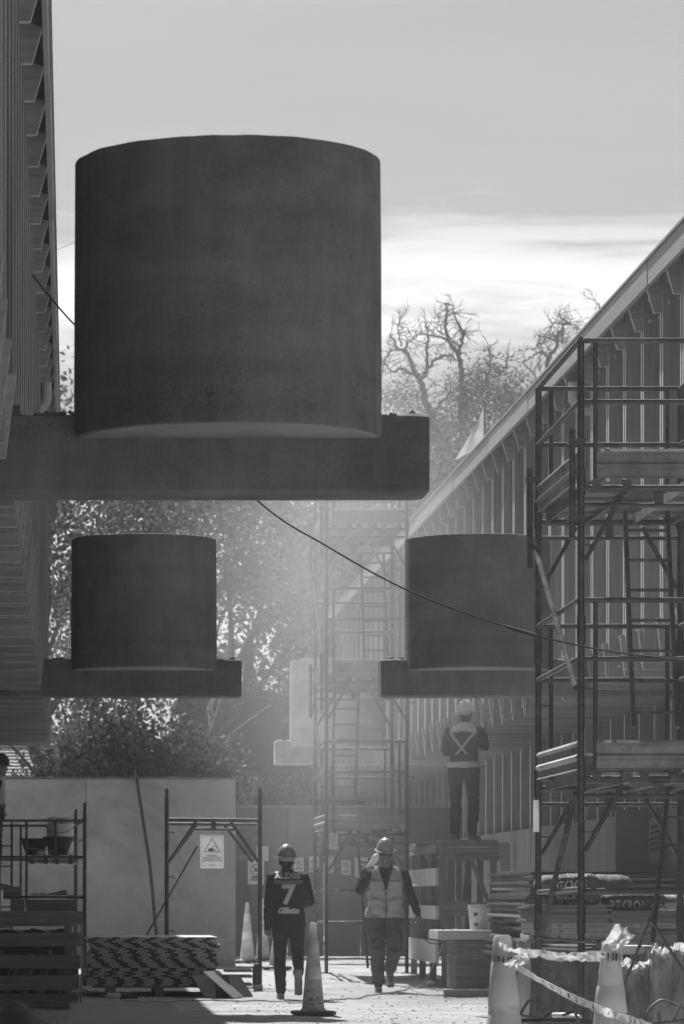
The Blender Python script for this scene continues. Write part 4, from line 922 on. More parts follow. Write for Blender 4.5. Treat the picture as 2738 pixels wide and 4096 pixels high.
# ------------------------------------------------------------------ cones and tape
def cone(label, x, y, z=0.0, h=0.90, rz=0.0, bands=((0.36, 0.50), (0.655, 0.80)), sticker=False, rtop=0.024, rbot=0.112, lean=(0, 0)):
    t = thing('traffic_cone', label, 'traffic cone', (x, y, z), rz, 'traffic cones'); t.rotation_euler = (lean[0], lean[1], rz)
    def rad(f): return rbot + (rtop - rbot) * f
    z0 = 0.045
    n = 32; prof = [(rbot + 0.035, z0), (rbot + 0.012, z0 + 0.012)] + [(rad(f), z0 + f * (h - z0)) for f in np.linspace(0.03, 0.985, 14)] + [(rtop * 0.75, h), (rtop * 0.6, h - 0.002), (rtop * 0.55, h - 0.05)]
    MB().lathe(prof, (0, 0, 0), n).build('cone_body', M_cone, t, smooth=True)
    for a, b in bands:
        MB().lathe([(rad(a) + 0.0005, z0 + a * (h - z0)), (rad(a) + 0.0025, z0 + a * (h - z0) + 0.003), (rad(b) + 0.0025, z0 + b * (h - z0) - 0.003), (rad(b) + 0.0005, z0 + b * (h - z0))], (0, 0, 0), n, cap=False).build('reflective_sleeve', M_band, t, smooth=True)
    s = 0.205
    mb = MB()
    pts = [(-s, -s + 0.05), (-s + 0.05, -s), (s - 0.05, -s), (s, -s + 0.05), (s, s - 0.05), (s - 0.05, s), (-s + 0.05, s), (-s, s - 0.05)]
    mb.rings([[(a * 0.97, b * 0.97, 0.012) for a, b in pts], [(a, b, 0.018) for a, b in pts], [(a, b, 0.040) for a, b in pts], [(a * 0.93, b * 0.93, 0.048) for a, b in pts]])
    for a in (-1, 0, 1):
        for b in (-1, 1): mb.box(a * 0.14 - 0.03, a * 0.14 + 0.03, b * 0.16 - 0.025, b * 0.16 + 0.025, 0.0, 0.013)
    mb.build('base', M_black, t)
    if sticker:
        def cyl(u, v, e): 
            f = (0.105 + v - z0) / (h - z0); r = rad(f) + e; a = -math.pi / 2 + u / r; return (r * math.cos(a), r * math.sin(a), 0.105 + v)
        mb = MB(); nu = 10
        rg = [[cyl(-0.075 + 0.15 * i / nu, v, 0.0015) for i in range(nu + 1)] for v in (0.0, 0.09)]
        mb.v = rg[0] + rg[1]; mb.f = [(i, i + 1, nu + 2 + i, nu + 1 + i) for i in range(nu)]
        st = raw(mb, 'sticker', M_paper, t)
        ink = MB()
        for body, size, u, v, kw in (('ANTI', 0.026, 0.042, 0.072, dict(bold=0.0006)), ('VIENTO', 0.026, 0.038, 0.049, dict(bold=0.0006)), ('RFX', 0.028, -0.040, 0.050, dict(bold=0.0022, shear=0.3)), ('BASE PESADA', 0.013, -0.038, 0.010, dict(bold=0.0006)), ('________________', 0.010, -0.02, 0.026, dict(bold=0.0005))):
            vs_, fs = text_geo(body, size, **kw); ink.add([cyl(u + q.x, v + q.y, 0.003) for q in vs_], fs)
        bolt = [(-0.062, 0.030), (-0.02, 0.064), (-0.034, 0.066), (-0.012, 0.084), (-0.058, 0.080), (-0.066, 0.066), (-0.052, 0.066)]
        ink.add([cyl(a, b, 0.0022) for a, b in [(-0.068, 0.062), (-0.014, 0.066), (-0.026, 0.072), (-0.012, 0.084), (-0.05, 0.082), (-0.06, 0.071)]], [(0, 1, 2, 3, 4, 5)])
        for k in range(9):
            u = 0.045 + 0.0035 * k; w = 0.0016 if k % 3 else 0.0026
            ink.add([cyl(u, 0.006, 0.003), cyl(u + w, 0.006, 0.003), cyl(u + w, 0.030, 0.003), cyl(u, 0.030, 0.003)], [(0, 1, 2, 3)])
        raw(ink, 'sticker_print', M_ink, st)
    return t
cone('traffic cone with white printed sticker standing in the middle of the ground', X_(1254, 37.2), 37.2, 0.0, 0.905, rz=0.05, sticker=True, rtop=0.030, rbot=0.112)
cone('hazy far traffic cone just right of the end of the boundary wall', X_(990, 58.0), 58.0, gbase(58), 0.92)
cone('farthest traffic cone, mostly hidden behind the post of the walk-through frame', X_(1052, 60.0), 60.0, gbase(60), 0.98)
cone('traffic cone half hidden behind the legs of the person in dark jacket', X_(1108, 53.5), 53.5, gbase(53.5), 0.62)
cone('near traffic cone wrapped in knotted tape, cut by the bottom edge', X_(2025, 20.0), 20.0, 0.0, 0.965, bands=((0.33, 0.55), (0.60, 0.85)), rtop=0.046, rbot=0.13, lean=(0.0, -0.02))
cone('nearest traffic cone with a knot of white tape at its tip', X_(2443, 18.6), 18.6, 0.0, 0.95, bands=((0.30, 0.53), (0.62, 0.76)), rtop=0.040, rbot=0.14)
def ribbon(pts, w, twist, k=10, crumple=0.0, seed=0, up=Vector((0, 0, 1))):
    """a strip of tape along pts; twist = list of angles; returns MB with slight thickness"""
    pp = smooth_path(pts, k); n = len(pp); mb = MB(); rg = []
    for i, p in enumerate(pp):
        d = (pp[min(i + 1, n - 1)] - pp[max(i - 1, 0)]).normalized(); a = d.cross(up).normalized(); b = a.cross(d).normalized()
        f = i / (n - 1) * (len(twist) - 1); q = int(min(f, len(twist) - 2)); ang = twist[q] + (twist[q + 1] - twist[q]) * (f - q)
        e = b * math.cos(ang) + a * math.sin(ang); nn = a * math.cos(ang) - b * math.sin(ang)
        ww = w * (1 + 0.25 * nz(i * 0.4, seed) * (1 if crumple else 0)); row = []
        for u in (-0.5, -0.25, 0, 0.25, 0.5): row.append(p + e * (u * ww) + nn * (crumple * nz(i * 0.45, u * 3, seed)))
        for u in (0.5, 0.25, 0, -0.25, -0.5): row.append(p + e * (u * ww) + nn * (crumple * nz(i * 0.45, u * 3, seed) + 0.0012))
        rg.append(row)
    mb.rings(rg); return mb
M_tape = mat('barrier_tape', 0.86, 0.35, 0.12, 20, 0.15, 60, trans=0.68, spec=0.5, rnd=0)
def tape():
    t = thing('barrier_tape', 'crumpled white barrier tape with black lettering strung between the two near cones', 'tape', (X_(2200, 19.5), 19.5, 0.6))
    o = Vector(t.location)
    def A(px, py, y): return at(px, py, y) - o
    yl, yr = 20.0, 18.6
    ribbon([A(2096, 3818, 19.85), A(2140, 3812, 19.6), A(2200, 3822, 19.3), A(2290, 3828, 19.0), A(2360, 3826, 18.7), A(2412, 3824, 18.5)], 0.052, [0.2, 0.9, 0.4, 1.0, 0.3, 0.5], 10, 0.016, 3).build('strung_tape', M_tape, t, smooth=True)
    ribbon([A(2000, 3782, 19.93), A(2050, 3800, 19.85), A(2110, 3815, 19.8), A(2060, 3840, 19.8), A(2030, 3852, 19.85)], 0.040, [0.3, 1.0, 0.2, 1.2, 0.6], 10, 0.014, 9).build('tape_loop', M_tape, t, smooth=True)
    ribbon([A(2112, 3812, 19.75), A(2085, 3832, 19.7), A(2060, 3842, 19.7), A(2030, 3855, 19.75), A(2050, 3862, 19.7), A(2100, 3838, 19.7), A(2115, 3816, 19.7)], 0.045, [0, 0.8, 0.2, 1.4, 0.6, 0.3, 0.9], 8, 0.02, 5).build('tape_knot', M_tape, t, smooth=True)
    long = ribbon([A(2062, 3862, 19.75), A(2150, 3915, 19.3), A(2280, 3985, 18.9), A(2395, 4035, 18.45), A(2460, 4060, 18.4), A(2560, 4092, 18.2), A(2640, 4125, 18.0)], 0.040, [0.1, 0.5, 0.15, 0.3, 0.2, 0.1], 12, 0.004, 7)
    s = long.build('hanging_tape', M_tape, t, smooth=True)
    ink = MB()
    for k in (14, 17, 20, 23, 26, 29, 33, 43, 55, 57, 60):            # black letters of the tape, seen edge on
        b = k * 10; q = [Vector(v) for v in (long.v[b], long.v[b + 4], long.v[b + 14], long.v[b + 10])]
        c = sum(q, Vector()) / 4; ink.add([c + (v - c) * 0.62 + Vector((0, -0.006, 0)) for v in q], [(0, 1, 2, 3)])
    raw(ink, 'tape_lettering', M_ink, s)
    for x, y, zc, rr_, nm in ((X_(2025, 20.0), 20.0, 0.835, 0.062, 'wrapped_tape'), (X_(2443, 18.6), 18.6, 0.875, 0.058, 'wrapped_tape')):
        mb = MB(); rg = []
        for j in range(28):
            a = 2 * math.pi * j / 28; r = rr_ + 0.004 * nz(j * 0.7, zc); rg.append([(x + r * math.cos(a), y + r * math.sin(a), zc - 0.024 + 0.006 * nz(j * 0.5, 2)), (x + (r - 0.004) * math.cos(a), y + (r - 0.004) * math.sin(a), zc + 0.026 + 0.006 * nz(j * 0.5, 9))])
        mb.rings(rg, cap=False, closed=True); mb.v = [tuple(Vector(v) - o) for v in mb.v]
        w = raw(mb, nm, M_tape, t); ink = MB()
        for k, da in enumerate((-0.75, -0.32, 0.05, 0.3, 0.62)):
            aa = -math.pi / 2 + da; r = rr_ + 0.006; wd = (0.10, 0.05, 0.06, 0.1, 0.05)[k]
            ink.add([Vector((x + r * math.cos(aa + s_ * wd), y + r * math.sin(aa + s_ * wd), zc + v_)) - o for s_, v_ in ((-1, -0.018), (1, -0.018), (1.2, 0.018), (-0.8, 0.018))], [(0, 1, 2, 3)])
        raw(ink, 'tape_lettering', M_ink, w)
    ribbon([A(2430, 3790, 18.58), A(2462, 3745, 18.55), A(2486, 3712, 18.5), A(2500, 3740, 18.45), A(2470, 3785, 18.5)], 0.062, [0.8, 1.3, 0.6, 1.1, 0.4], 8, 0.02, 11).build('tape_tail', M_tape, t, smooth=True)
    ribbon([A(2446, 3796, 18.55), A(2490, 3762, 18.5), A(2515, 3730, 18.45), A(2508, 3748, 18.4), A(2470, 3790, 18.5)], 0.055, [0.5, 1.2, 0.4, 1.3, 0.8], 8, 0.022, 13).build('tape_tail', M_tape, t, smooth=True)
tape()

# ------------------------------------------------------------------ signs
def sign(label, p, w, h, y, kind, parent_y=0.0, lines=()):
    c = at(p[0], p[1], y); t = thing('safety_sign', label, 'sign', (c.x, y, c.z), 0, 'safety signs')
    MB().box(-w / 2, w / 2, 0, 0.004, -h / 2, h / 2).build('board', M_paper, t)
    ink = MB(); e = -0.003
    def poly_ring(pts, k=0.84, cz=0.0):
        n = len(pts); cx_ = sum(a for a, b in pts) / n; cz_ = sum(b for a, b in pts) / n
        ink.add([(a, e, b) for a, b in pts] + [(cx_ + (a - cx_) * k, e, cz_ + (b - cz_) * k) for a, b in pts], [(i, (i + 1) % n, n + (i + 1) % n, n + i) for i in range(n)])
    if kind == 'warn':
        poly_ring([(-w * 0.36, -h * 0.03), (w * 0.36, -h * 0.03), (0, h * 0.40)], 0.86)
        poly_ring([(-w * 0.42, -h * 0.42), (w * 0.42, -h * 0.42), (w * 0.42, h * 0.42), (-w * 0.42, h * 0.42)], 0.985)
        ink.add([(-w * 0.17 + w * 0.13 * (1 - math.cos(a)), e, h * 0.01 + w * 0.12 * math.sin(a)) for a in np.linspace(0, math.pi, 10)], [tuple(range(10))])
        poly_ring([(w * 0.10 + w * 0.095 * math.cos(a), h * 0.10 + w * 0.095 * math.sin(a)) for a in np.linspace(0, 2 * math.pi, 17)[:-1]], 0.78)
        ink.box(-w * 0.2, w * 0.2, e - 0.0004, e, h * 0.004, h * 0.012)
    elif kind == 'ban':
        r = w * 0.34; poly_ring([(r * math.cos(a), h * 0.12 + r * math.sin(a)) for a in np.linspace(0, 2 * math.pi, 25)[:-1]], 0.84)
        ink.bar((-r * 0.65, e, h * 0.12 + r * 0.65), (r * 0.65, e, h * 0.12 - r * 0.65), 0.0008, r * 0.16)
        ink.box(-r * 0.3, r * 0.25, e - 0.0004, e, h * 0.12 - r * 0.35, h * 0.12 + r * 0.3)
        ink.box(-w * 0.34, w * 0.34, e - 0.0004, e, -h * 0.34, -h * 0.28); ink.box(-w * 0.3, w * 0.3, e - 0.0004, e, -h * 0.24, -h * 0.19)
    elif kind == 'rows':
        for k in range(7): ink.box(-w * 0.4, w * (0.4 - 0.13 * (k % 3)), e - 0.0004, e, h * (0.38 - k * 0.115), h * (0.41 - k * 0.115))
    for body, size, z in lines: flat_text(ink, body, size, (0, e - 0.0006, z), bold=size * 0.02)
    if ink.v: raw(ink, 'print', M_inkg, t)
    return t
sign('triangular hazard sign with three lines of lettering hung under the walk-through frame', (849, 3405), 0.292, 0.425, 47.46, 'warn',
     lines=(('PELIGRO', 0.034, -0.055), ('PROYECCION', 0.034, -0.085), ('DE PARTICULAS', 0.034, -0.115), ('muevete', 0.016, -0.165)))
sign('round prohibition sign behind the right post of the walk-through frame', (1025, 3490), 0.27, 0.39, 62.9, 'ban')
sign('blank white sheet on the hoarding above the prohibition sign', (1052, 3414), 0.19, 0.25, 62.9, '')
sign('prohibition sign on the hoarding beside the head of the person in dark jacket', (1196, 3458), 0.16, 0.23, 62.9, 'ban')
sign('prohibition sign on the hoarding between the hazy scaffold posts', (1257, 3458), 0.16, 0.26, 62.9, 'ban')
sign('half hidden notice on the hoarding behind the hazy scaffold brace', (1315, 3458), 0.17, 0.27, 62.9, 'rows')
sign('small prohibition sign alone in the middle of the hoarding', (1385, 3470), 0.155, 0.24, 62.9, 'ban')
sign('triangular hazard sign on the hoarding behind the raised hand', (1447, 3470), 0.22, 0.33, 62.9, 'warn')
sign('white inspection tag hanging from the near scaffold tower', (2146, 3264), 0.045, 0.235, 28.33, '')
sign('printed inspection tag hanging on the hazy scaffold tower', (1335, 3365), 0.115, 0.21, 50.15, 'rows')

# ------------------------------------------------------------------ left side: crate, boards, buckets
def pallet_crate():
    y = 39.5; xr = X_(331, y); t = thing('pallet_crate', 'dark slatted timber crate at the left edge in the shade', 'crate', (xr, y, 0))
    rr = random.Random(2)
    for k, (z0, z1) in enumerate(((0.86, 1.0), (0.64, 0.78), (0.41, 0.55), (0.19, 0.34), (0.01, 0.15))):
        o = MB().box(-1.5, -0.012 * k + rr.uniform(-0.004, 0.004), 0, 0.022, z0, z1).build('slat', M_wood, t); o.rotation_euler.y = rr.uniform(-0.004, 0.004)
    for x in (-0.11, -1.38): MB().box(x - 0.075, x + 0.0, 0.024, 0.10, 0, 0.97).build('upright', M_woodz, t)
    for k, (z0, z1) in enumerate(((0.84, 0.96), (0.55, 0.68), (0.27, 0.40), (0.02, 0.14))): MB().box(-1.45, -0.07, 0.95, 0.972, z0, z1).build('slat', M_wood, t)
    MB().box(-1.38, -0.08, 0.1, 0.95, 0.02, 0.05).build('crate_floor', M_wood, t)
    MB().box(-0.035, -0.012, 0.03, 0.95, 0.86, 1.0).build('side_slat', M_woody, t); MB().box(-0.06, -0.04, 0.03, 0.95, 0.3, 0.42).build('side_slat', M_woody, t)
    MB().path([(-0.005, -0.01, 0.88), (0.004, -0.012, 0.5), (-0.022, -0.012, 0.0)], 0.012, 6).build('strap', M_cord, t)
    rg = [[(x, 0.30 + 0.04 * nz(x * 5, z * 4), z + 0.05 * nz(x * 7, 3) * (1 if z > 0.5 else 0)) for x in np.linspace(-1.4, -0.13, 24)] for z in (0.055, 0.3, 0.55, 0.80)]
    mb = MB(); mb.v = [q for r_ in rg for q in r_] + [(x, 0.9, 0.80) for x in np.linspace(-1.4, -0.13, 24)]; mb.f = [(i * 24 + j, i * 24 + j + 1, (i + 1) * 24 + j + 1, (i + 1) * 24 + j) for i in range(4) for j in range(23)]
    mb.build('dark_sacking', M_black, t, smooth=True)
    for k in range(7):
        x = -1.3 + 0.17 * k; tag(MB().bar((x, 0.12, 0.055), (x + 0.1, 0.2, 0.5 + 0.05 * (k % 3)), 0.09, 0.05).build('offcut', M_wood, t))
pallet_crate()
def timber_offcuts():
    y = 39.55
    for label, x0, x1, z0, z1, dy in (('dark square timber lying on the crate, left one', -0.62, X_(97, y), 1.003, 1.125, 0.5), ('long dark timber lying on the crate, right one', X_(106, y), X_(310, y), 1.003, 1.12, 0.5)):
        tag(MB().box(x0, x1, y + 0.05, y + 0.05 + dy, z0, z1).build('timber_block', M_wood, None, bevel=0.004), label, 'timber', 'timber on the crate')
    tag(MB().tube((-0.7, y + 0.02, 1.148), (X_(338, y), y + 0.02, 1.145), 0.014).tube((X_(270, y), y + 0.02, 1.146), (X_(338, y), y + 0.02, 1.145), 0.019).build('iron_bar', M_steeld, None), 'thin dark iron bar laid along the crate top', 'bar')
    tag(MB().box(-0.7, X_(80, y), y + 0.2, y + 0.5, 1.127, 1.255).build('timber_box', M_wood, None, bevel=0.004), 'low dark wooden box on top of the stacked timbers', 'box')
    tag(MB().prism([(X_(185, y), 1.165), (X_(270, y), 1.165), (X_(270, y), 1.218), (X_(255, y), 1.22), (X_(190, y), 1.175)], y + 0.1, y + 0.35).build('timber_wedge', M_wood, None), 'wedge-shaped timber offcut on the crate', 'timber')
    rr = random.Random(4)
    mb = MB()
    for k in range(40): 
        p = Vector((X_(rr.uniform(130, 250), y), y + rr.uniform(0.05, 0.3), 1.165)); mb.bar(p, p + Vector((rr.uniform(-0.05, 0.05), rr.uniform(-0.03, 0.03), rr.uniform(0.002, 0.03))), 0.006, 0.004)
    o = mb.build('wood_shavings', M_wood, None); tag(o, 'curled wood shavings on the crate', kind='stuff')
timber_offcuts()
def board_print():
    m = bpy.data.materials.new('printed_board_edge'); m.use_nodes = True; n, l = m.node_tree.nodes, m.node_tree.links; p = n['Principled BSDF']
    tc = n.new('ShaderNodeTexCoord'); oi = n.new('ShaderNodeObjectInfo'); sp = n.new('ShaderNodeSeparateXYZ'); l.new(tc.outputs['Object'], sp.inputs[0]); oc = n.new('ShaderNodeSeparateColor'); l.new(oi.outputs['Color'], oc.inputs[0])
    u = MA(n, l, 'ADD', sp.outputs[0], oc.outputs[0])
    fr = MA(n, l, 'FRACT', MA(n, l, 'MULTIPLY', u, 4.6))
    ins = MA(n, l, 'GREATER_THAN', fr, 0.42)
    fine = N(n, 'ShaderNodeTexNoise', Scale=95.0, Detail=1.0); l.new(tc.outputs['Object'], fine.inputs['Vector'])
    letters = MA(n, l, 'MULTIPLY', MA(n, l, 'GREATER_THAN', fine.outputs[0], 0.56), MA(n, l, 'GREATER_THAN', MA(n, l, 'FRACT', MA(n, l, 'MULTIPLY', u, 6.0)), 0.45))
    v = RANGE(n, l, ins, 0, 1, 0.025, 0.52); v = MA(n, l, 'ADD', MA(n, l, 'MULTIPLY', v, MA(n, l, 'SUBTRACT', 1.0, MA(n, l, 'MULTIPLY', letters, 0.55))), MA(n, l, 'MULTIPLY', MA(n, l, 'MULTIPLY', letters, MA(n, l, 'SUBTRACT', 1.0, ins)), 0.16))
    nn = n.new('ShaderNodeNewGeometry'); sn = n.new('ShaderNodeSeparateXYZ'); l.new(nn.outputs['Normal'], sn.inputs[0])
    top = MA(n, l, 'GREATER_THAN', sn.outputs[2], 0.5); mx = n.new('ShaderNodeMix'); l.new(top, mx.inputs[0]); l.new(v, mx.inputs[2]); mx.inputs[3].default_value = 0.5
    cb = n.new('ShaderNodeCombineColor')
    for i in range(3): l.new(mx.outputs[0], cb.inputs[i])
    l.new(cb.outputs[0], p.inputs['Base Color']); p.inputs['Roughness'].default_value = 0.7
    return m
def plasterboards():
    y = 44.0; x0, x1 = X_(350, y), X_(868, y)
    t = thing('plasterboard_stack', 'stack of boards with printed dark and light edges on a pallet', 'board stack', (x0, y, 0)); m = board_print(); rr = random.Random(3)
    n = 27; z = 0.125; w = x1 - x0; th = (Z_(3748, y) - z) / n
    shapes = [MB().box(0, w, 0, 2.2, 0, th - 0.002).mesh('board', m) for k in range(1)]
    for k in range(n):
        dx = rr.uniform(-0.02, 0.02) + (0.05 if k in (5, 6, 7) else 0) * -1 + (0.03 if 17 < k < 23 else 0); o = inst(shapes[0], 'board', t, (dx, rr.uniform(-0.012, 0.012), z + k * th)); cv = random.Random(k // (2 if k % 7 else 3)).uniform(0, 0.34) + rr.uniform(-0.03, 0.03) + 0.05; o.color = (cv, cv, cv, 1)
    for q in (0.28, 0.85, 1.45): MB().box(q * w / 1.52 - 0.05, q * w / 1.52 + 0.05, 0.03, 2.1, 0.0, 0.10).build('bearer', M_wood, t)
    MB().box(0.05, w + 0.05, 0.02, 2.15, 0.102, 0.122).build('pallet_deck', M_wood, t)
plasterboards()
def bucket(name, label, p, y, r0, r1, h, m, group=None, fill=None, rim=True):
    c = at(p[0], p[1], y); t = thing(name, label, 'bucket', (c.x, y, c.z), 0, group)
    mb = MB().lathe([(r0, 0.0), (r0 + (r1 - r0) * 0.95, h * 0.95), (r1 + 0.008, h * 0.955), (r1 + 0.008, h), (r1 - 0.006, h), (r0 - 0.004, 0.02)], (0, 0, 0), 28); mb.build('tub', m, t, smooth=True)
    pts = [(r1 * math.cos(a), -0.03 * math.sin(a) - 0.01, h * 0.97 - r1 * 0.55 * math.sin(a)) for a in np.linspace(0, math.pi, 14)]
    MB().path([(x, y_ - r1 * 0.92 * math.sin(math.pi * i / 13), z) for i, (x, y_, z) in enumerate(pts)], 0.004, 6).build('handle', M_steel, t)
    if fill: fill(t)
    return t
yb = 49.3
bucket('mortar_bucket', 'black mortar bucket on the low scaffold, right one of the pair', (236, 3420), yb, 0.105, 0.20, 0.235, M_black, 'mortar buckets')
bucket('mortar_bucket', 'black mortar bucket on the low scaffold, left one of the pair', (140, 3420), yb + 0.4, 0.11, 0.19, 0.215, M_black, 'mortar buckets')
def sacktop(t):
    rr = random.Random(9); mb = MB()
    for k in range(9):
        x = rr.uniform(-0.13, 0.1); mb.obox((x, rr.uniform(-0.1, 0.05), 0.42 + rr.uniform(0, 0.05)), (0.1, 0.05, rr.uniform(0.06, 0.13)), Matrix.Rotation(rr.uniform(-0.7, 0.7), 3, 'Y') @ Matrix.Rotation(rr.uniform(-0.5, 0.5), 3, 'Z'))
    mb.build('crumpled_sack', M_whitew, t)
bucket('paint_pail', 'white pail stuffed with a crumpled sack behind the mortar buckets', (242, 3425), yb + 0.9, 0.16, 0.185, 0.42, M_white, None, sacktop)
tag(MB().obox(at(160, 3398, 48.7), (0.36, 0.09, 0.016), Matrix.Rotation(0.10, 3, 'Y')).build('trowel_board', M_deck, None), 'narrow metal float lying across the low scaffold deck', 'tool')
tag(MB().box(X_(150, 48.6), X_(184, 48.6), 48.55, 48.68, Z_(3424, 48.6), Z_(3404, 48.6)).build('plastic_tub', M_white, None, bevel=0.01), 'small white plastic tub on the low scaffold deck', 'tub')

def leaning_panels():
    t = thing('leaning_panel', 'pair of dark panels leaning beside the printed boards', 'panel', (X_(900, 43.5), 43.5, 0.0))
    for k, (a, b) in enumerate((((-0.16, 0.30), (0.18, 0.0)), ((-0.10, 0.25), (0.05, 0.0)))):
        MB().bar((a[0], 0.1 + 0.1 * k, a[1]), (b[0], 0.0, b[1] + 0.008), 0.7, 0.012, up=(0, 0, 1)).build('sheet', (M_deck, M_black)[k], t)
leaning_panels()
def skid():
    y = 47.2; t = thing('cable_reel_frame', 'low black frame with a cable lead beside the post of the walk-through frame', 'equipment', (X_(900, y), y, gbase(y)))
    w = X_(1010, y) - X_(900, y)
    for z in (0.03, 0.13, 0.2): MB().box(0, w, 0, 0.05, z, z + 0.035).build('bar', M_steeld, t); MB().box(0, w, 0.4, 0.45, z, z + 0.035).build('bar', M_steeld, t)
    MB().lathe([(0.05, 0), (0.058, 0.02), (0.058, 0.26), (0.04, 0.30), (0.02, 0.31)], (w + 0.06, -0.03, 0), 16).build('drum', M_black, t, smooth=True)
    tag(MB().box(X_(1018, 46), X_(1052, 46), 46, 46.15, 0.01, 0.085).build('timber_block', M_wood, None, bevel=0.003), 'small square timber block on the lit ground', 'timber')
skid()
def ground_line(pts, r, dz=0.0):
    pp = smooth_path([Vector((x, y, 0)) for x, y in pts], 10); return [Vector((p.x, p.y, gz(p.x, p.y) + r + 0.004 + dz)) for p in pp]
def gpt(px, py):                                               # where a ray through a pixel meets the flat ground
    y = FPX * CAMZ / (py - VPY); return (X_(px, y), y)
p_ = ground_line([gpt(500, 4006), gpt(640, 4012), gpt(760, 4008), gpt(960, 4010), gpt(1100, 4012), gpt(1230, 4018), gpt(1330, 4002), gpt(1430, 3994), gpt(1480, 3982), gpt(1560, 3976), gpt(1640, 3962)], 0.006)
tail = [Vector((X_(1690, 45.2), 45.2, 0.12)), Vector((X_(1745, 44.6), 44.6, 0.40)), Vector((X_(1800, 44.3), 44.3, 0.74)), Vector((X_(1830, 44.4), 44.4, 0.775))]
cd = thing('extension_cord', 'thin extension cord snaking over the ground up to the white table', 'cord', (0, 0, 0))
MB().path(p_ + smooth_path([p_[-1]] + tail, 6)[1:], 0.0075, 6).build('lead', M_cord, cd, smooth=True)
loop = [Vector((X_(1745 + 45 * math.cos(a), 44.3), 44.3 + 0.1 * math.sin(2 * a), 0.70 + 0.10 * math.sin(a))) for a in np.linspace(0, 2 * math.pi, 18)]
MB().path(loop, 0.006, 6).build('coil', M_cable, cd, smooth=True)
def plug_lead():
    t = thing('power_coupling', 'pair of power plugs joined on the shaded ground by the pallet', 'plug', (X_(480, 42.3), 42.3, 0.02))
    MB().path([(-0.16, 0, 0.02), (-0.13, 0, 0.035), (0.0, 0, 0.035), (0.02, 0, 0.02)], [0.012, 0.035, 0.032, 0.02], 10).build('socket', M_whitew, t, smooth=True)
    MB().path([(0.0, 0, 0.0), (0.02, 0, 0.03), (0.12, 0.01, 0.03), (0.2, 0.01, 0.015)], [0.018, 0.034, 0.028, 0.012], 10).build('plug', M_black, t, smooth=True)
    MB().path([(-0.16, 0, 0.02), (-0.3, 0.1, 0.05), (-0.42, 0.2, 0.11)], 0.008, 6).build('lead', M_cable, t)
plug_lead()
def sandbag(label, px, py, y, s, seed, m):
    c = gpt(px, py); mb = MB(); rg = []
    ell(mb, (0, 0, 0.45 * s), (s, s * 0.8, s * 0.5)); mb.v = [(a + 0.12 * s * nz(a * 9, b * 9, q * 9 + seed), b, max(0.0, q + 0.15 * s * nz(a * 7 + seed, b * 7, q * 7))) for a, b, q in mb.v]
    tag(mb.build('plastic_bag', m, None, smooth=True, loc=(c[0], c[1], gz(*c))), label, 'bag')
sandbag('small white plastic bag lying on the lit ground', 1724, 3954, 0, 0.065, 3, M_white)
# ------------------------------------------------------------------ right side: trestle, table, stacks
def trestle():
    x0, x1, y0, y1 = 4.60, 5.28, 47.6, 52.0; zt = 1.85
    t = thing('timber_trestle', 'rough timber trestle of posts and boards under the standing person', 'trestle', (x0, y0, 0.03))
    w, L = x1 - x0, y1 - y0
    for x in (0.04, w - 0.04):
        for y in (0.05, L * 0.36, L * 0.7, L - 0.05): MB().box(x - 0.04, x + 0.04, y - 0.035, y + 0.035, 0, zt - 0.12).build('post', M_woodz, t)
    for k in range(3): MB().box(-0.02 + k * 0.24, 0.21 + k * 0.24, -0.06, L, zt - 0.072, zt - 0.03).build('deck_board', M_woody, t)
    MB().box(-0.03, w + 0.03, -0.03, 0.012, zt - 0.115, zt - 0.03 - 0.044).build('front_board', M_wood, t)
    MB().box(-0.03, w + 0.03, -0.032, 0.01, zt - 0.29, zt - 0.125).build('front_board', M_wood, t)
    MB().box(-0.03, w + 0.02, -0.034, 0.01, 0.88, 1.05).build('front_board', M_wood, t)
    for za, zb, m in ((1.47, 1.25, 0), (1.00, 0.83, 0), (0.56, 0.28, 0), (1.77, 1.66, 1)):
        MB().box(-0.05, -0.012, 0.3, L - 0.1, zb, za).build('side_board', M_whitew if m == 0 else M_woody, t)
    MB().bar((w * 0.55, 0.03, zt - 0.3), (w - 0.06, 0.03, 0.95), 0.05, 0.06, up=(0, 1, 0)).build('diagonal_strut', M_woodz, t)
    MB().bar((w * 0.55, 0.5, zt - 0.35), (w * 0.45, 0.5, 0.9), 0.06, 0.09, up=(0, 1, 0)).build('diagonal_strut', M_woodz, t)
    MB().box(-0.1, w + 0.1, -0.1, 0.15, -0.03, 0.035).build('sole_board', M_wood, t)
trestle()
def table():
    y0, x0, x1 = 44.0, X_(1752, 44.0), X_(1962, 44.0) + 0.02
    t = thing('site_table', 'low table with a thick white top on stacked plywood', 'table', (x0, y0, 0.0)); w = x1 - x0
    MB().prism([(0, 0.655), (w, 0.655), (w, 0.76), (0, 0.76)], 0, 1.1).build('table_top', M_whitew, t, bevel=0.008)
    n = 15
    for k in range(n): MB().box(0.21 + 0.008 * math.sin(k * 3.1), w + 0.05, 0.06 + 0.01 * math.sin(k * 5), 1.05, 0.09 + k * 0.037, 0.09 + k * 0.037 + 0.034).build('plywood_sheet', M_wood, t)
    for x in (0.28, w - 0.06): MB().box(x, x + 0.09, 0.1, 1.0, 0.0, 0.088).build('bearer', M_woody, t)
    tag(MB().box(X_(1778, 43.2), X_(1975, 43.2), 43.2, 43.32, 0.015, 0.10).build('ground_plank', M_wood, None, bevel=0.004), 'squared plank lying on the ground before the white table', 'plank')
table()
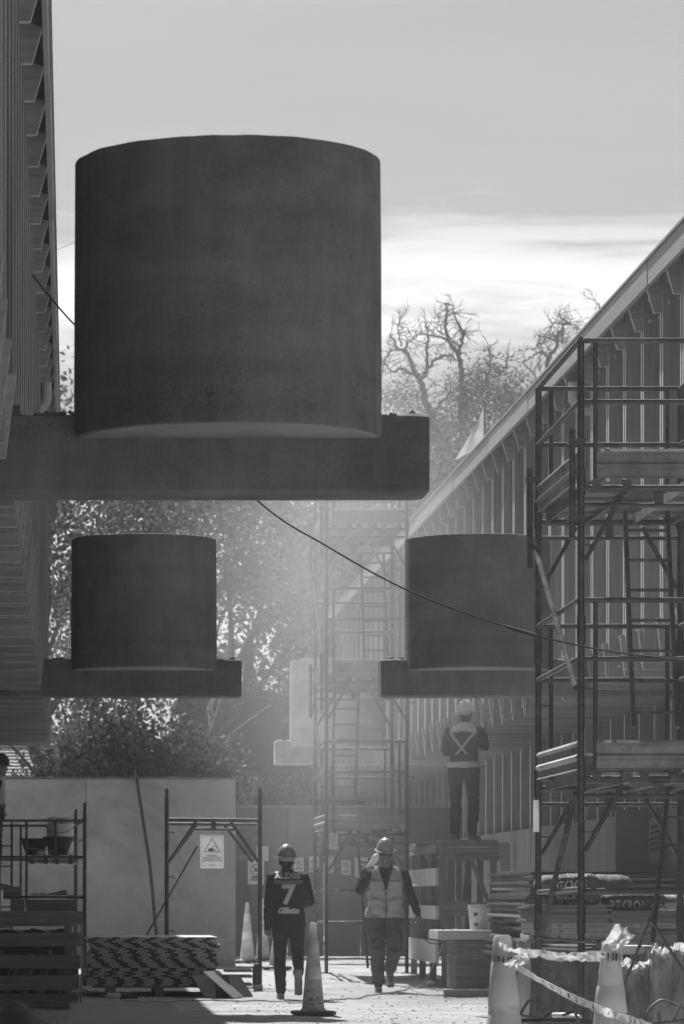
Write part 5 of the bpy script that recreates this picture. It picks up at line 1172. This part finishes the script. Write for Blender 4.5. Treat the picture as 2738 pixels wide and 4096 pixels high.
def paint_bucket():
    y = 44.4; c = (X_(1918, y), y, 0.764)
    t = thing('paint_bucket', 'white plastic bucket with two round dark marks on the table', 'bucket', c)
    MB().lathe([(0.105, 0.0), (0.13, 0.24), (0.138, 0.243), (0.138, 0.262), (0.132, 0.265), (0.132, 0.29), (0.124, 0.29), (0.1, 0.02)], (0, 0, 0), 30).build('tub', M_white, t, smooth=True)
    for zc in (0.185, 0.065):
        mb = MB(); r0 = 0.105 + 0.025 * zc / 0.24 + 0.002
        def q(u, v): a = -math.pi / 2 - 0.45 + u / r0; return (r0 * math.cos(a) * (1 + v * 0.0), r0 * math.sin(a), zc + v)
        mb.v = [q(0.026 * math.cos(a), 0.026 * math.sin(a)) for a in np.linspace(0, 2 * math.pi, 19)[:-1]]; mb.f = [tuple(range(18))]; lab = raw(mb, 'round_mark', M_ink, t)
        mb = MB(); r0 += 0.001; mb.v = [q(a, b) for a, b in ((-0.014, 0.0), (-0.004, -0.010), (0.016, 0.014), (0.012, 0.016), (-0.004, -0.002), (-0.01, 0.004))]; mb.f = [tuple(range(6))]; raw(mb, 'tick', M_paper, lab)
    MB().bar((-0.02, 0.02, 0.1), (-0.08, 0.0, 0.33), 0.03, 0.02).build('stirring_stick', M_wood, t)
paint_bucket()
def sheet_stack():
    t = thing('board_stack', 'tall stack of dark boards with ragged ends against the right wall', 'board stack', (4.77, 40.0, 0.0)); rr = random.Random(8)
    n = 40; z = 0.12; th = (1.415 - z) / n
    ma = mat('fibre_board', 0.085, 0.8, 0.2, 3, 0.15, 20, stretch=(1, 1, 6), rnd=0.55); a = MB().box(0, 1.5, 0, 3.9, 0, th - 0.005).mesh('sheet', ma); b = MB().box(0, 1.5, 0, 3.6, 0, th - 0.005).mesh('sheet', mat('pale_fibre_board', 0.26, 0.8, 0.2, 3, 0.15, 20, rnd=0.3))
    for k in range(n):
        off = 0.03 * math.sin(k * 0.4) + rr.uniform(-0.03, 0.03); inst(b if rr.random() < 0.25 else a, 'sheet', t, (off, rr.uniform(-0.08, 0.06), z + k * th), (0, 0, rr.uniform(-0.008, 0.008)))
    for y in (0.2, 1.9, 3.5): MB().box(-0.05, 1.45, y, y + 0.1, 0, 0.115).build('bearer', M_wood, t)
sheet_stack()
def small_boards():
    y = 36.0; t = thing('board_stack', 'lower stack of thin boards with dark ends in front of the tall stack', 'board stack', (X_(2105, y), y, 0)); rr = random.Random(18)
    n = 24; th = 0.036
    a = MB().box(0, 0.9, 0, 1.6, 0, th - 0.006).mesh('sheet', MATS['fibre_board'])
    for k in range(n): inst(a, 'sheet', t, (rr.uniform(-0.05, 0.02), rr.uniform(-0.03, 0.03), 0.08 + k * th))
    for q in (0.2, 1.3): MB().box(0, 0.85, q, q + 0.1, 0, 0.078).build('bearer', M_wood, t)
small_boards()
M_carton = mat('tile_carton', 0.40, 0.8, 0.08, 4, 0.05, 20, rnd=0.06)
M_tile = mat('stacked_tile', 0.20, 0.4, 0.15, 4, 0.05, 20, rnd=0.25, spec=0.5)
def tile_stack(label, px0, px1, ybot, yc, ntiles, nbox, zb, seed):
    y = yc; x0, x1 = X_(px0, y), X_(px1, y); w = x1 - x0
    t = thing('tile_pallet', label, 'tile stack', (x0, y, 0)); rr = random.Random(seed); z = zb
    MB().box(-0.03, w + 0.03, -0.02, 0.72, z - 0.10, z - 0.002).build('pallet', M_wood, t)
    for q in (0.0, w * 0.45, w * 0.9): MB().box(q, q + 0.09, 0.0, 0.7, 0.0, z - 0.102).build('pallet_leg', M_wood, t)
    for k in range(nbox):
        dx = rr.uniform(-0.012, 0.012); o = MB().box(dx, w + dx, rr.uniform(-0.01, 0.0), 0.62, z, z + 0.046).build('tile_carton', M_carton, t, bevel=0.003)
        ink = MB(); flat_text(ink, 'MARAZZI', 0.036, (dx + 0.03, -0.0125, z + 0.022), bold=0.001, align='LEFT'); 
        s = 0.026; ink.add([(dx + 0.245, -0.0125, z + 0.01), (dx + 0.245 + s, -0.0125, z + 0.01), (dx + 0.245 + s, -0.0125, z + 0.01 + s), (dx + 0.245, -0.0125, z + 0.01 + s)], [(0, 1, 2, 3)])
        flat_text(ink, 'GRES PORCELLANATO', 0.024, (dx + w - 0.02, -0.0125, z + 0.018), bold=0.0005, align='RIGHT'); flat_text(ink, '3-2M11', 0.02, (dx + 0.36, -0.0125, z + 0.022))
        raw(ink, 'carton_print', M_inkg, o); z += 0.048
    for k in range(ntiles):
        dx = rr.uniform(-0.02, 0.02); MB().box(dx - 0.02, w * 0.98 + dx, rr.uniform(-0.02, 0.0), 0.60, z, z + 0.0155).build('tile', M_tile, t); z += 0.0175
    return z
zl = tile_stack('tile cartons behind the near scaffold post, left stack with three printed cartons', 2120, 2446, 0, 33.0, 9, 3, 0.785, 1)
zr = tile_stack('tile cartons beside the ladder foot, right stack with two printed cartons', 2452, 2712, 0, 33.0, 6, 2, 0.835, 2)
def cement_bag(label, px0, px1, py0, py1, y, prints, dark, m, seed, tilt=0.0):
    x0, x1 = X_(px0, y), X_(px1, y); z0, z1 = Z_(py1, y), Z_(py0, y); w, h = (x1 - x0) / 2, (z1 - z0) / 2
    t = thing('cement_bag', label, 'cement bag', ((x0 + x1) / 2, y, z0), 0, 'bags of tile adhesive'); t.rotation_euler.y = tilt
    n, k = 28, 22; mb = MB(); rg = []; D = 0.19
    def surf(u, a, e=0.0):                                         # u -1..1 along the bag, a round it
        q = (1 - abs(u) ** 5) ** 0.5 if abs(u) < 1 else 0.0; q = max(q, 0.08)
        cs, sn = math.cos(a), math.sin(a)
        yy = (abs(cs) ** 0.75) * (1 if cs >= 0 else -1) * D * (0.55 + 0.45 * q); zz_ = h + (abs(sn) ** 0.75) * (1 if sn >= 0 else -1) * h * q
        nn = 0.010 * nz(u * 4 + seed, a * 2, seed) + 0.005 * nz(u * 11, a * 5 + seed)
        return Vector((u * w * (1 + 0.04 * sn), yy + (nn + e) * (1 if cs >= 0 else -1) * abs(cs) ** 0.4, zz_ + nn * sn))
    for i in range(n + 1): rg.append([surf(-1 + 2 * i / n, 2 * math.pi * j / k) for j in range(k)])
    mb.rings(rg); body = mb.build('sack', m, t, smooth=True)
    if dark:                                                       # printed dark panel on the near side
        mb = MB(); nu, nv = 18, 10
        for i in range(nu + 1):
            for j in range(nv + 1): mb.v.append(tuple(surf(dark[0] + (dark[1] - dark[0]) * i / nu, math.pi - 1.25 + 2.5 * j / nv, 0.0015)))
        mb.f = [(i * (nv + 1) + j, i * (nv + 1) + j + 1, (i + 1) * (nv + 1) + j + 1, (i + 1) * (nv + 1) + j) for i in range(nu) for j in range(nv)]
        raw(mb, 'dark_panel', M_ink, body)
    for body_t, size, u0, v0, mm, kw in prints:
        vs_, fs = text_geo(body_t, size, **kw); mb = MB()
        mb.add([surf(u0 + v.x / w, math.pi - (v0 + v.y) / h * 1.05, 0.004) for v in vs_], fs); raw(mb, 'bag_print', mm, body)
    return t
M_bagd = mat('dark_paper_bag', 0.035, 0.7, 0.2, 5, 0.3, 18); M_bagg = mat('grey_paper_bag', 0.12, 0.7, 0.15, 5, 0.3, 18)
M_print = mat('pale_print', 0.42, 0.6, 0.1, 5, 0)
cement_bag('crumpled dark adhesive bag lying on top of the grey adhesive bag', 2143, 2395, 3496, 3566, 33.25, [('BEKRON', 0.075, 0.05, -0.02, M_print, dict(bold=0.002))], (-0.55, 0.62), M_bagg, 2, -0.05)
cement_bag('grey adhesive bag with dark label on the left tile stack', 2173, 2400, 3570, 3629, 33.25, [('SikaCeram', 0.062, -0.10, 0.022, M_print, dict(bold=0.001)), ('200 F', 0.052, 0.05, -0.035, M_paper, dict(bold=0.001)), ('Sika', 0.05, 0.72, -0.02, M_print, dict(shear=0.2))], (-0.40, 0.42), M_bagg, 5)
cement_bag('large dark adhesive bag with white lettering on the right tile stack', 2406, 2660, 3565, 3645, 33.25, [('BEKRON d-a', 0.085, 0.02, -0.030, M_paper, dict(bold=0.002)), ('B', 0.05, -0.45, 0.06, M_paper, {})], (-0.55, 0.62), M_bagd, 8)
cement_bag('plain pale adhesive bag behind the dark bag on the right', 2622, 2745, 3575, 3640, 33.7, [], None, M_vest, 13)
cement_bag('plain pale flat bag standing behind the crumpled bag', 2340, 2530, 3498, 3640, 33.9, [], None, M_bagg, 17)

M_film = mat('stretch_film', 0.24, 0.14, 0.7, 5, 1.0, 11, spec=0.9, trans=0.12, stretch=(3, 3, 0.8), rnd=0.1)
def wrapped(label, px0, px1, pytop, y, depth, m=None, seed=1, rag=0.03):
    x0, x1, zt = X_(px0, y), X_(px1, y), Z_(pytop, y); t = thing('wrapped_pallet', label, 'wrapped pallet', (x0, y, 0.0), 0, 'pallets wrapped in film'); w = x1 - x0
    MB().box(0.02, w - 0.02, 0.02, depth - 0.02, 0.11, zt - 0.03).build('load', M_trou, t); MB().box(0, w, 0, depth, 0.0, 0.10).build('pallet', M_wood, t)
    mb = MB(); rg = []; per = []
    for i in range(14): per.append((w * i / 14, 0.0, 0, -1))
    for i in range(14): per.append((w, depth * i / 14, 1, 0))
    for i in range(14): per.append((w - w * i / 14, depth, 0, 1))
    for i in range(14): per.append((0.0, depth - depth * i / 14, -1, 0))
    for k in range(16):
        f = k / 15; row = []
        for i, (a, b, nx_, ny_) in enumerate(per):
            e = 0.016 * nz(a * 9 + seed, b * 9, f * 5) + 0.010 * nz(a * 24, b * 24 + seed, f * 11) + (0.03 * max(0, nz(a * 13 + seed, b * 11, 4)) if k > 13 else 0)
            row.append((a + nx_ * e, b + ny_ * e, 0.06 + (zt - 0.06) * f + (rag * nz(a * 17 + seed, b * 17) if k == 15 else 0)))
        rg.append(row)
    if m is None:
        fr = ribbon([Vector((w * q / 6, -0.02 + 0.012 * math.sin(q * 2.1 + seed), zt - 0.012 + 0.02 * math.sin(q * 1.7 + seed))) for q in range(7)], 0.085, [0.4, 1.1, 0.3, 0.9, 0.2, 1.2, 0.5], 10, 0.03, seed)
        fr.build('film_fringe', M_tape, t, smooth=True)
    mb.rings(rg, cap=False); o = raw(mb, 'stretch_film', m or M_film, t); o.data.polygons.foreach_set('use_smooth', [True] * len(o.data.polygons))
    return t
wrapped('tall film-wrapped pallet at the right edge below the ladder', 2612, 2790, 3795, 24.4, 0.6, seed=2)
wrapped('shorter film-wrapped pallet under a white foam lid', 2466, 2606, 3858, 24.6, 0.5, seed=5)
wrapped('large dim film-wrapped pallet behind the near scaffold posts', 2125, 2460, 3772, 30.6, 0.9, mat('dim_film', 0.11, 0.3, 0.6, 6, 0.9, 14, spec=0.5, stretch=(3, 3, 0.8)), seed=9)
tag(MB().box(X_(2470, 24.8), X_(2612, 24.8), 24.75, 25.1, Z_(3818, 24.8), Z_(3782, 24.8)).build('foam_slab', M_white, None, bevel=0.01), 'white foam slab on the shorter wrapped pallet', 'slab')
st = thing('foam_prop', 'two thin white sticks holding the foam slab over the wrapped pallet', 'stick', (X_(2475, 24.8), 24.9, Z_(3858, 24.8) - 0.05))
for dx in (0.0, 0.16): MB().bar((dx, 0, 0), (dx + 0.01, 0, Z_(3820, 24.8) - Z_(3858, 24.8) + 0.05), 0.012, 0.012).build('stick', M_whitew, st)
tag(MB().box(X_(2490, 25.4), X_(2790, 25.4), 25.3, 25.7, Z_(3782, 25.4), Z_(3770, 25.4)).build('mesh_plank', M_deck, None), 'rough narrow plank lying behind the wrapped pallets', 'plank')

# reinforcing bars
def rebar(mb, pts, r=0.008, k=6):
    pp = smooth_path(pts, k) if len(pts) > 2 else [Vector(pts[0]).lerp(Vector(pts[1]), i / 40) for i in range(41)]
    mb.path(pp, [r * (1.12 if i % 2 else 0.94) for i in range(len(pp))], 6)
def rebar_stand():
    y = 22.5; t = thing('rebar_trestle', 'bent rebar stand with a long ribbed top bar beside the taped cones', 'rebar stand', (X_(2150, y), y, 0)); o = Vector(t.location)
    def A(px, py, yy=y): return at(px, py, yy) - o
    for nm, pts in (('top_bar', [A(2148, 3748), A(2345, 3768), A(2490, 3784, 22.6)]), ('leg', [A(2148, 3744), A(2135, 3950), A(2117, 4100)]), ('leg', [A(2400, 3764), A(2392, 3950), A(2383, 4100)])):
        mb = MB(); rebar(mb, pts, 0.0085, 26); mb.build(nm, M_steeld, t)
    t2 = thing('rebar_hoop', 'tall inverted-V bent bar standing among the wrapped pallets', 'rebar', (X_(2605, 22.0), 22.0, 0)); o2 = Vector(t2.location)
    def B(px, py, yy=22.0): return at(px, py, yy) - o2
    mb = MB(); rebar(mb, [B(2470, 4000), B(2482, 3978), B(2596, 3690), B(2605, 3664), B(2614, 3690), B(2738, 3890), B(2800, 3990)], 0.010, 14); mb.build('bent_bar', M_steeld, t2)
rebar_stand()
def rebar_heap():
    rr = random.Random(21); y = 20.8
    specs = [([(2080, 4060), (2110, 4010), (2122, 4003), (2150, 4012), (2178, 4070)], 'curled'), ([(2580, 4100), (2590, 4050), (2640, 4003), (2690, 4015), (2760, 4040)], 'arched'), ([(2150, 4070), (2188, 4030)], 'short upright'), ([(2180, 4070), (2200, 4052)], 'short stub'), ([(2300, 4050), (2330, 4110)], 'slanting'), ([(2378, 4042), (2360, 4100)], 'steep'),
             ([(2050, 4052), (2110, 4066), (2180, 4072)], 'thin rising'), ([(2040, 4080), (2250, 4076), (2420, 4082)], 'long level'), ([(2040, 4090), (2200, 4086), (2400, 4094)], 'lowest long'), ([(2250, 4062), (2300, 4045)], 'small raised'), ([(2690, 4090), (2725, 4020)], 'right-hand leaning'), ([(2600, 4096), (2700, 4084), (2760, 4080)], 'right-hand level'), ([(2640, 4100), (2636, 4046)], 'stubby upright')]
    for k, (pts, adj) in enumerate(specs):
        mb = MB(); yy = y + rr.uniform(-0.5, 0.6); P = [at(a, b, yy) for a, b in pts]; o = P[0].copy(); rebar(mb, [q - o for q in P], 0.0085, 14)
        tag(mb.build('rebar', M_steeld, None, loc=o), f'{adj} ribbed steel bar in the heap at the bottom right edge', 'rebar', 'loose reinforcing bars')
rebar_heap()
tag(MB().path([at(2215, 4060, 21.4), at(2260, 4064, 21.3), at(2320, 4072, 21.2)], [0.014, 0.02, 0.018], 10).build('pipe_offcut', M_white, None, smooth=True), 'short white pipe offcut among the steel bars', 'pipe')

# things fixed to the plinth
tag(MB().box(X_(2000, 54.5) , X_(2042, 54.5), 54.5, 54.62, Z_(3487, 54.5), Z_(3370, 54.5)).build('meter_box', M_plinth, None, bevel=0.01), 'narrow grey box standing against the plinth of the right building', 'box')
def striped_sign():
    y = 41.0; t = thing('striped_marker', 'upright marker board with diagonal dark stripes beside the ladder', 'sign', (X_(2617, y), y, Z_(3456, y))); w, h = 0.10, Z_(3272, y) - Z_(3456, y)
    MB().box(-w / 2, w / 2, 0, 0.015, 0, h).build('board', M_paper, t); ink = MB()
    for k in range(5):
        z = 0.13 + k * 0.06; ink.add([(-w / 2 + 0.006, -0.003, z), (w / 2 - 0.006, -0.003, z + 0.03), (w / 2 - 0.006, -0.003, z + 0.055), (-w / 2 + 0.006, -0.003, z + 0.025)], [(0, 1, 2, 3)])
    raw(ink, 'stripes', M_ink, t)
    MB().box(w / 2 + 0.002, w / 2 + 0.04, 0.0, 0.05, 0.0, h + 0.02).build('edge_post', M_steeld, t)
    MB().box(-0.40, 0.24, 0.06, 0.12, -Z_(3456, y) , h + 0.08).build('backing_panel', M_plinth, t)
striped_sign()

# overhead cable from the left eave down to the right
cp = smooth_path([at(130, 1100, 24.0), at(300, 1300, 23.6), at(640, 1630, 23.2), at(1045, 2015, 22.6), at(1300, 2180, 22.3), at(1640, 2365, 22.0), at(2060, 2517, 21.6), at(2400, 2598, 21.4), at(2800, 2650, 21.0)], 12)
cab = thing('overhead_cable', 'black cable slung from the left building down across the right drum', 'cable', (0, 0, 0))
MB().path(cp, 0.0052, 8).build('sheath', M_cable, cab, smooth=True)
i0 = min(range(len(cp)), key=lambda i: abs(cp[i].x - X_(2045, 21.6)))
MB().path(cp[i0 - 1:i0 + 4], 0.010, 8).bar(cp[i0], cp[i0] + Vector((0.0, 0, 0.022)), 0.004, 0.004).build('splice_tape', M_black, cab)

# bottle in the raised hand
hp_ = Vector(man2['t'].location) + Matrix.Rotation(R(180), 3, 'Z') @ (J2['wrr'] + Vector((-0.045, -0.012, 0.125)))
bt = thing('drinking_bottle', 'white translucent bottle held up in the raised hand', 'bottle', hp_); bt.rotation_euler = (R(-18), R(32), 0)
MB().lathe([(0.012, -0.085), (0.034, -0.075), (0.038, -0.06), (0.038, 0.02), (0.034, 0.03), (0.040, 0.045), (0.040, 0.095), (0.034, 0.12), (0.018, 0.135), (0.016, 0.155)], (0, 0, 0), 20).build('bottle_body', mat('milky_plastic', 0.75, 0.3, 0.04, 5, 0, trans=0.5, spec=0.5), bt, smooth=True)

# out-of-focus things close to the camera
def near_slab():
    t = thing('rounded_block', 'blurred pale rounded block cut by the bottom left edge', 'block', (0.0, 10.2, 0)); mb = MB(); rg = []
    x0, x1, zt, r = X_(280, 10.2), X_(738, 10.2), Z_(4032, 10.2), 0.035
    prof = [(x0, 0.0), (x0, zt)] + [(x1 - r + r * math.sin(a), zt - r + r * math.cos(a)) for a in np.linspace(0, math.pi / 2, 8)] + [(x1 + 0.02, 0.0)]
    MB().prism(prof, 0, 0.5).build('block_face', M_plinth, t, smooth=True)
    t = thing('tarpaulin_heap', 'blurred dark lumpy tarpaulin in the bottom left corner', 'tarpaulin', (X_(90, 9.2), 9.2, 0)); mb = MB()
    ell(mb, (0, 0.25, 0.42), (0.19, 0.25, 0.48), 30, 22); mb.v = [(x + 0.03 * nz(x * 9, y * 9, z * 9), y, z + 0.035 * nz(x * 14 + 3, y * 10, z * 6)) for x, y, z in mb.v]
    mb.build('tarpaulin', mat('dark_tarpaulin', 0.035, 0.6, 0.4, 6, 0.5, 12), t, smooth=True)
near_slab()
# ------------------------------------------------------------------ air: thin haze, and the dust of the cutting work
def volume(name, mb, dens, g, label, col=0.95):
    m = bpy.data.materials.new(name); m.use_nodes = True; n, l = m.node_tree.nodes, m.node_tree.links; n.clear()
    out = n.new('ShaderNodeOutputMaterial'); v = n.new('ShaderNodeVolumePrincipled')
    v.inputs['Color'].default_value = (col, col, col, 1); v.inputs['Density'].default_value = dens; v.inputs['Anisotropy'].default_value = g
    l.new(v.outputs[0], out.inputs['Volume'])
    o = mb.build(name, m, None); tag(o, label, kind='stuff'); return o
volume('haze', MB().box(-40, 45, -3, 125, -1.3, 26), 0.0011, 0.35, 'thin bright haze in the air over the site')
def blob(c, r, seed):
    b = bmesh.new(); bmesh.ops.create_icosphere(b, subdivisions=3, radius=1.0); mb = MB()
    mb.v = [(c[0] + r[0] * p.x * q, c[1] + r[1] * p.y * q, c[2] + r[2] * p.z * q) for p, q in ((v.co, 1 + 0.22 * nz(v.co.x * 1.6 + seed, v.co.y * 1.6, v.co.z * 1.6)) for v in b.verts)]
    mb.f = [tuple(v.index for v in f.verts) for f in b.faces]; b.free(); return mb

def dust(c, r, dens, g, seed):
    m = bpy.data.materials.new('dust'); m.use_nodes = True; n, l = m.node_tree.nodes, m.node_tree.links; n.clear()
    out = n.new('ShaderNodeOutputMaterial'); v = n.new('ShaderNodeVolumePrincipled'); tc = n.new('ShaderNodeTexCoord'); mp = n.new('ShaderNodeMapping')
    v.inputs['Color'].default_value = (0.95, 0.95, 0.95, 1); v.inputs['Anisotropy'].default_value = g
    mp.inputs['Location'].default_value = [-a / b for a, b in zip(c, r)]; mp.inputs['Scale'].default_value = [1 / b for b in r]
    l.new(tc.outputs['Object'], mp.inputs[0]); ln = n.new('ShaderNodeVectorMath'); ln.operation = 'LENGTH'; l.new(mp.outputs[0], ln.inputs[0])
    fall = RANGE(n, l, ln.outputs['Value'], 0.15, 1.0, 1.0, 0.0, True)
    no = N(n, 'ShaderNodeTexNoise', Scale=0.55, Detail=3.0); l.new(tc.outputs['Object'], no.inputs['Vector'])
    d = MA(n, l, 'MULTIPLY', MA(n, l, 'MULTIPLY', fall, RANGE(n, l, no.outputs[0], 0.3, 0.7, 0.35, 1.65)), dens)
    l.new(d, v.inputs['Density']); l.new(v.outputs[0], out.inputs['Volume'])
    o = MB().box(*[q for a, b in zip(c, r) for q in (a - b * 1.01, a + b * 1.01)]).build('dust', m, None)
    tag(o, 'bright dust drifting between the buildings around the far scaffold', kind='stuff')
dust((3.35, 47.6, 4.9), (2.5, 5.2, 4.8), 0.070, 0.35, 1.0)
SC.cycles.volume_step_rate = 2.0; SC.cycles.volume_max_steps = 64
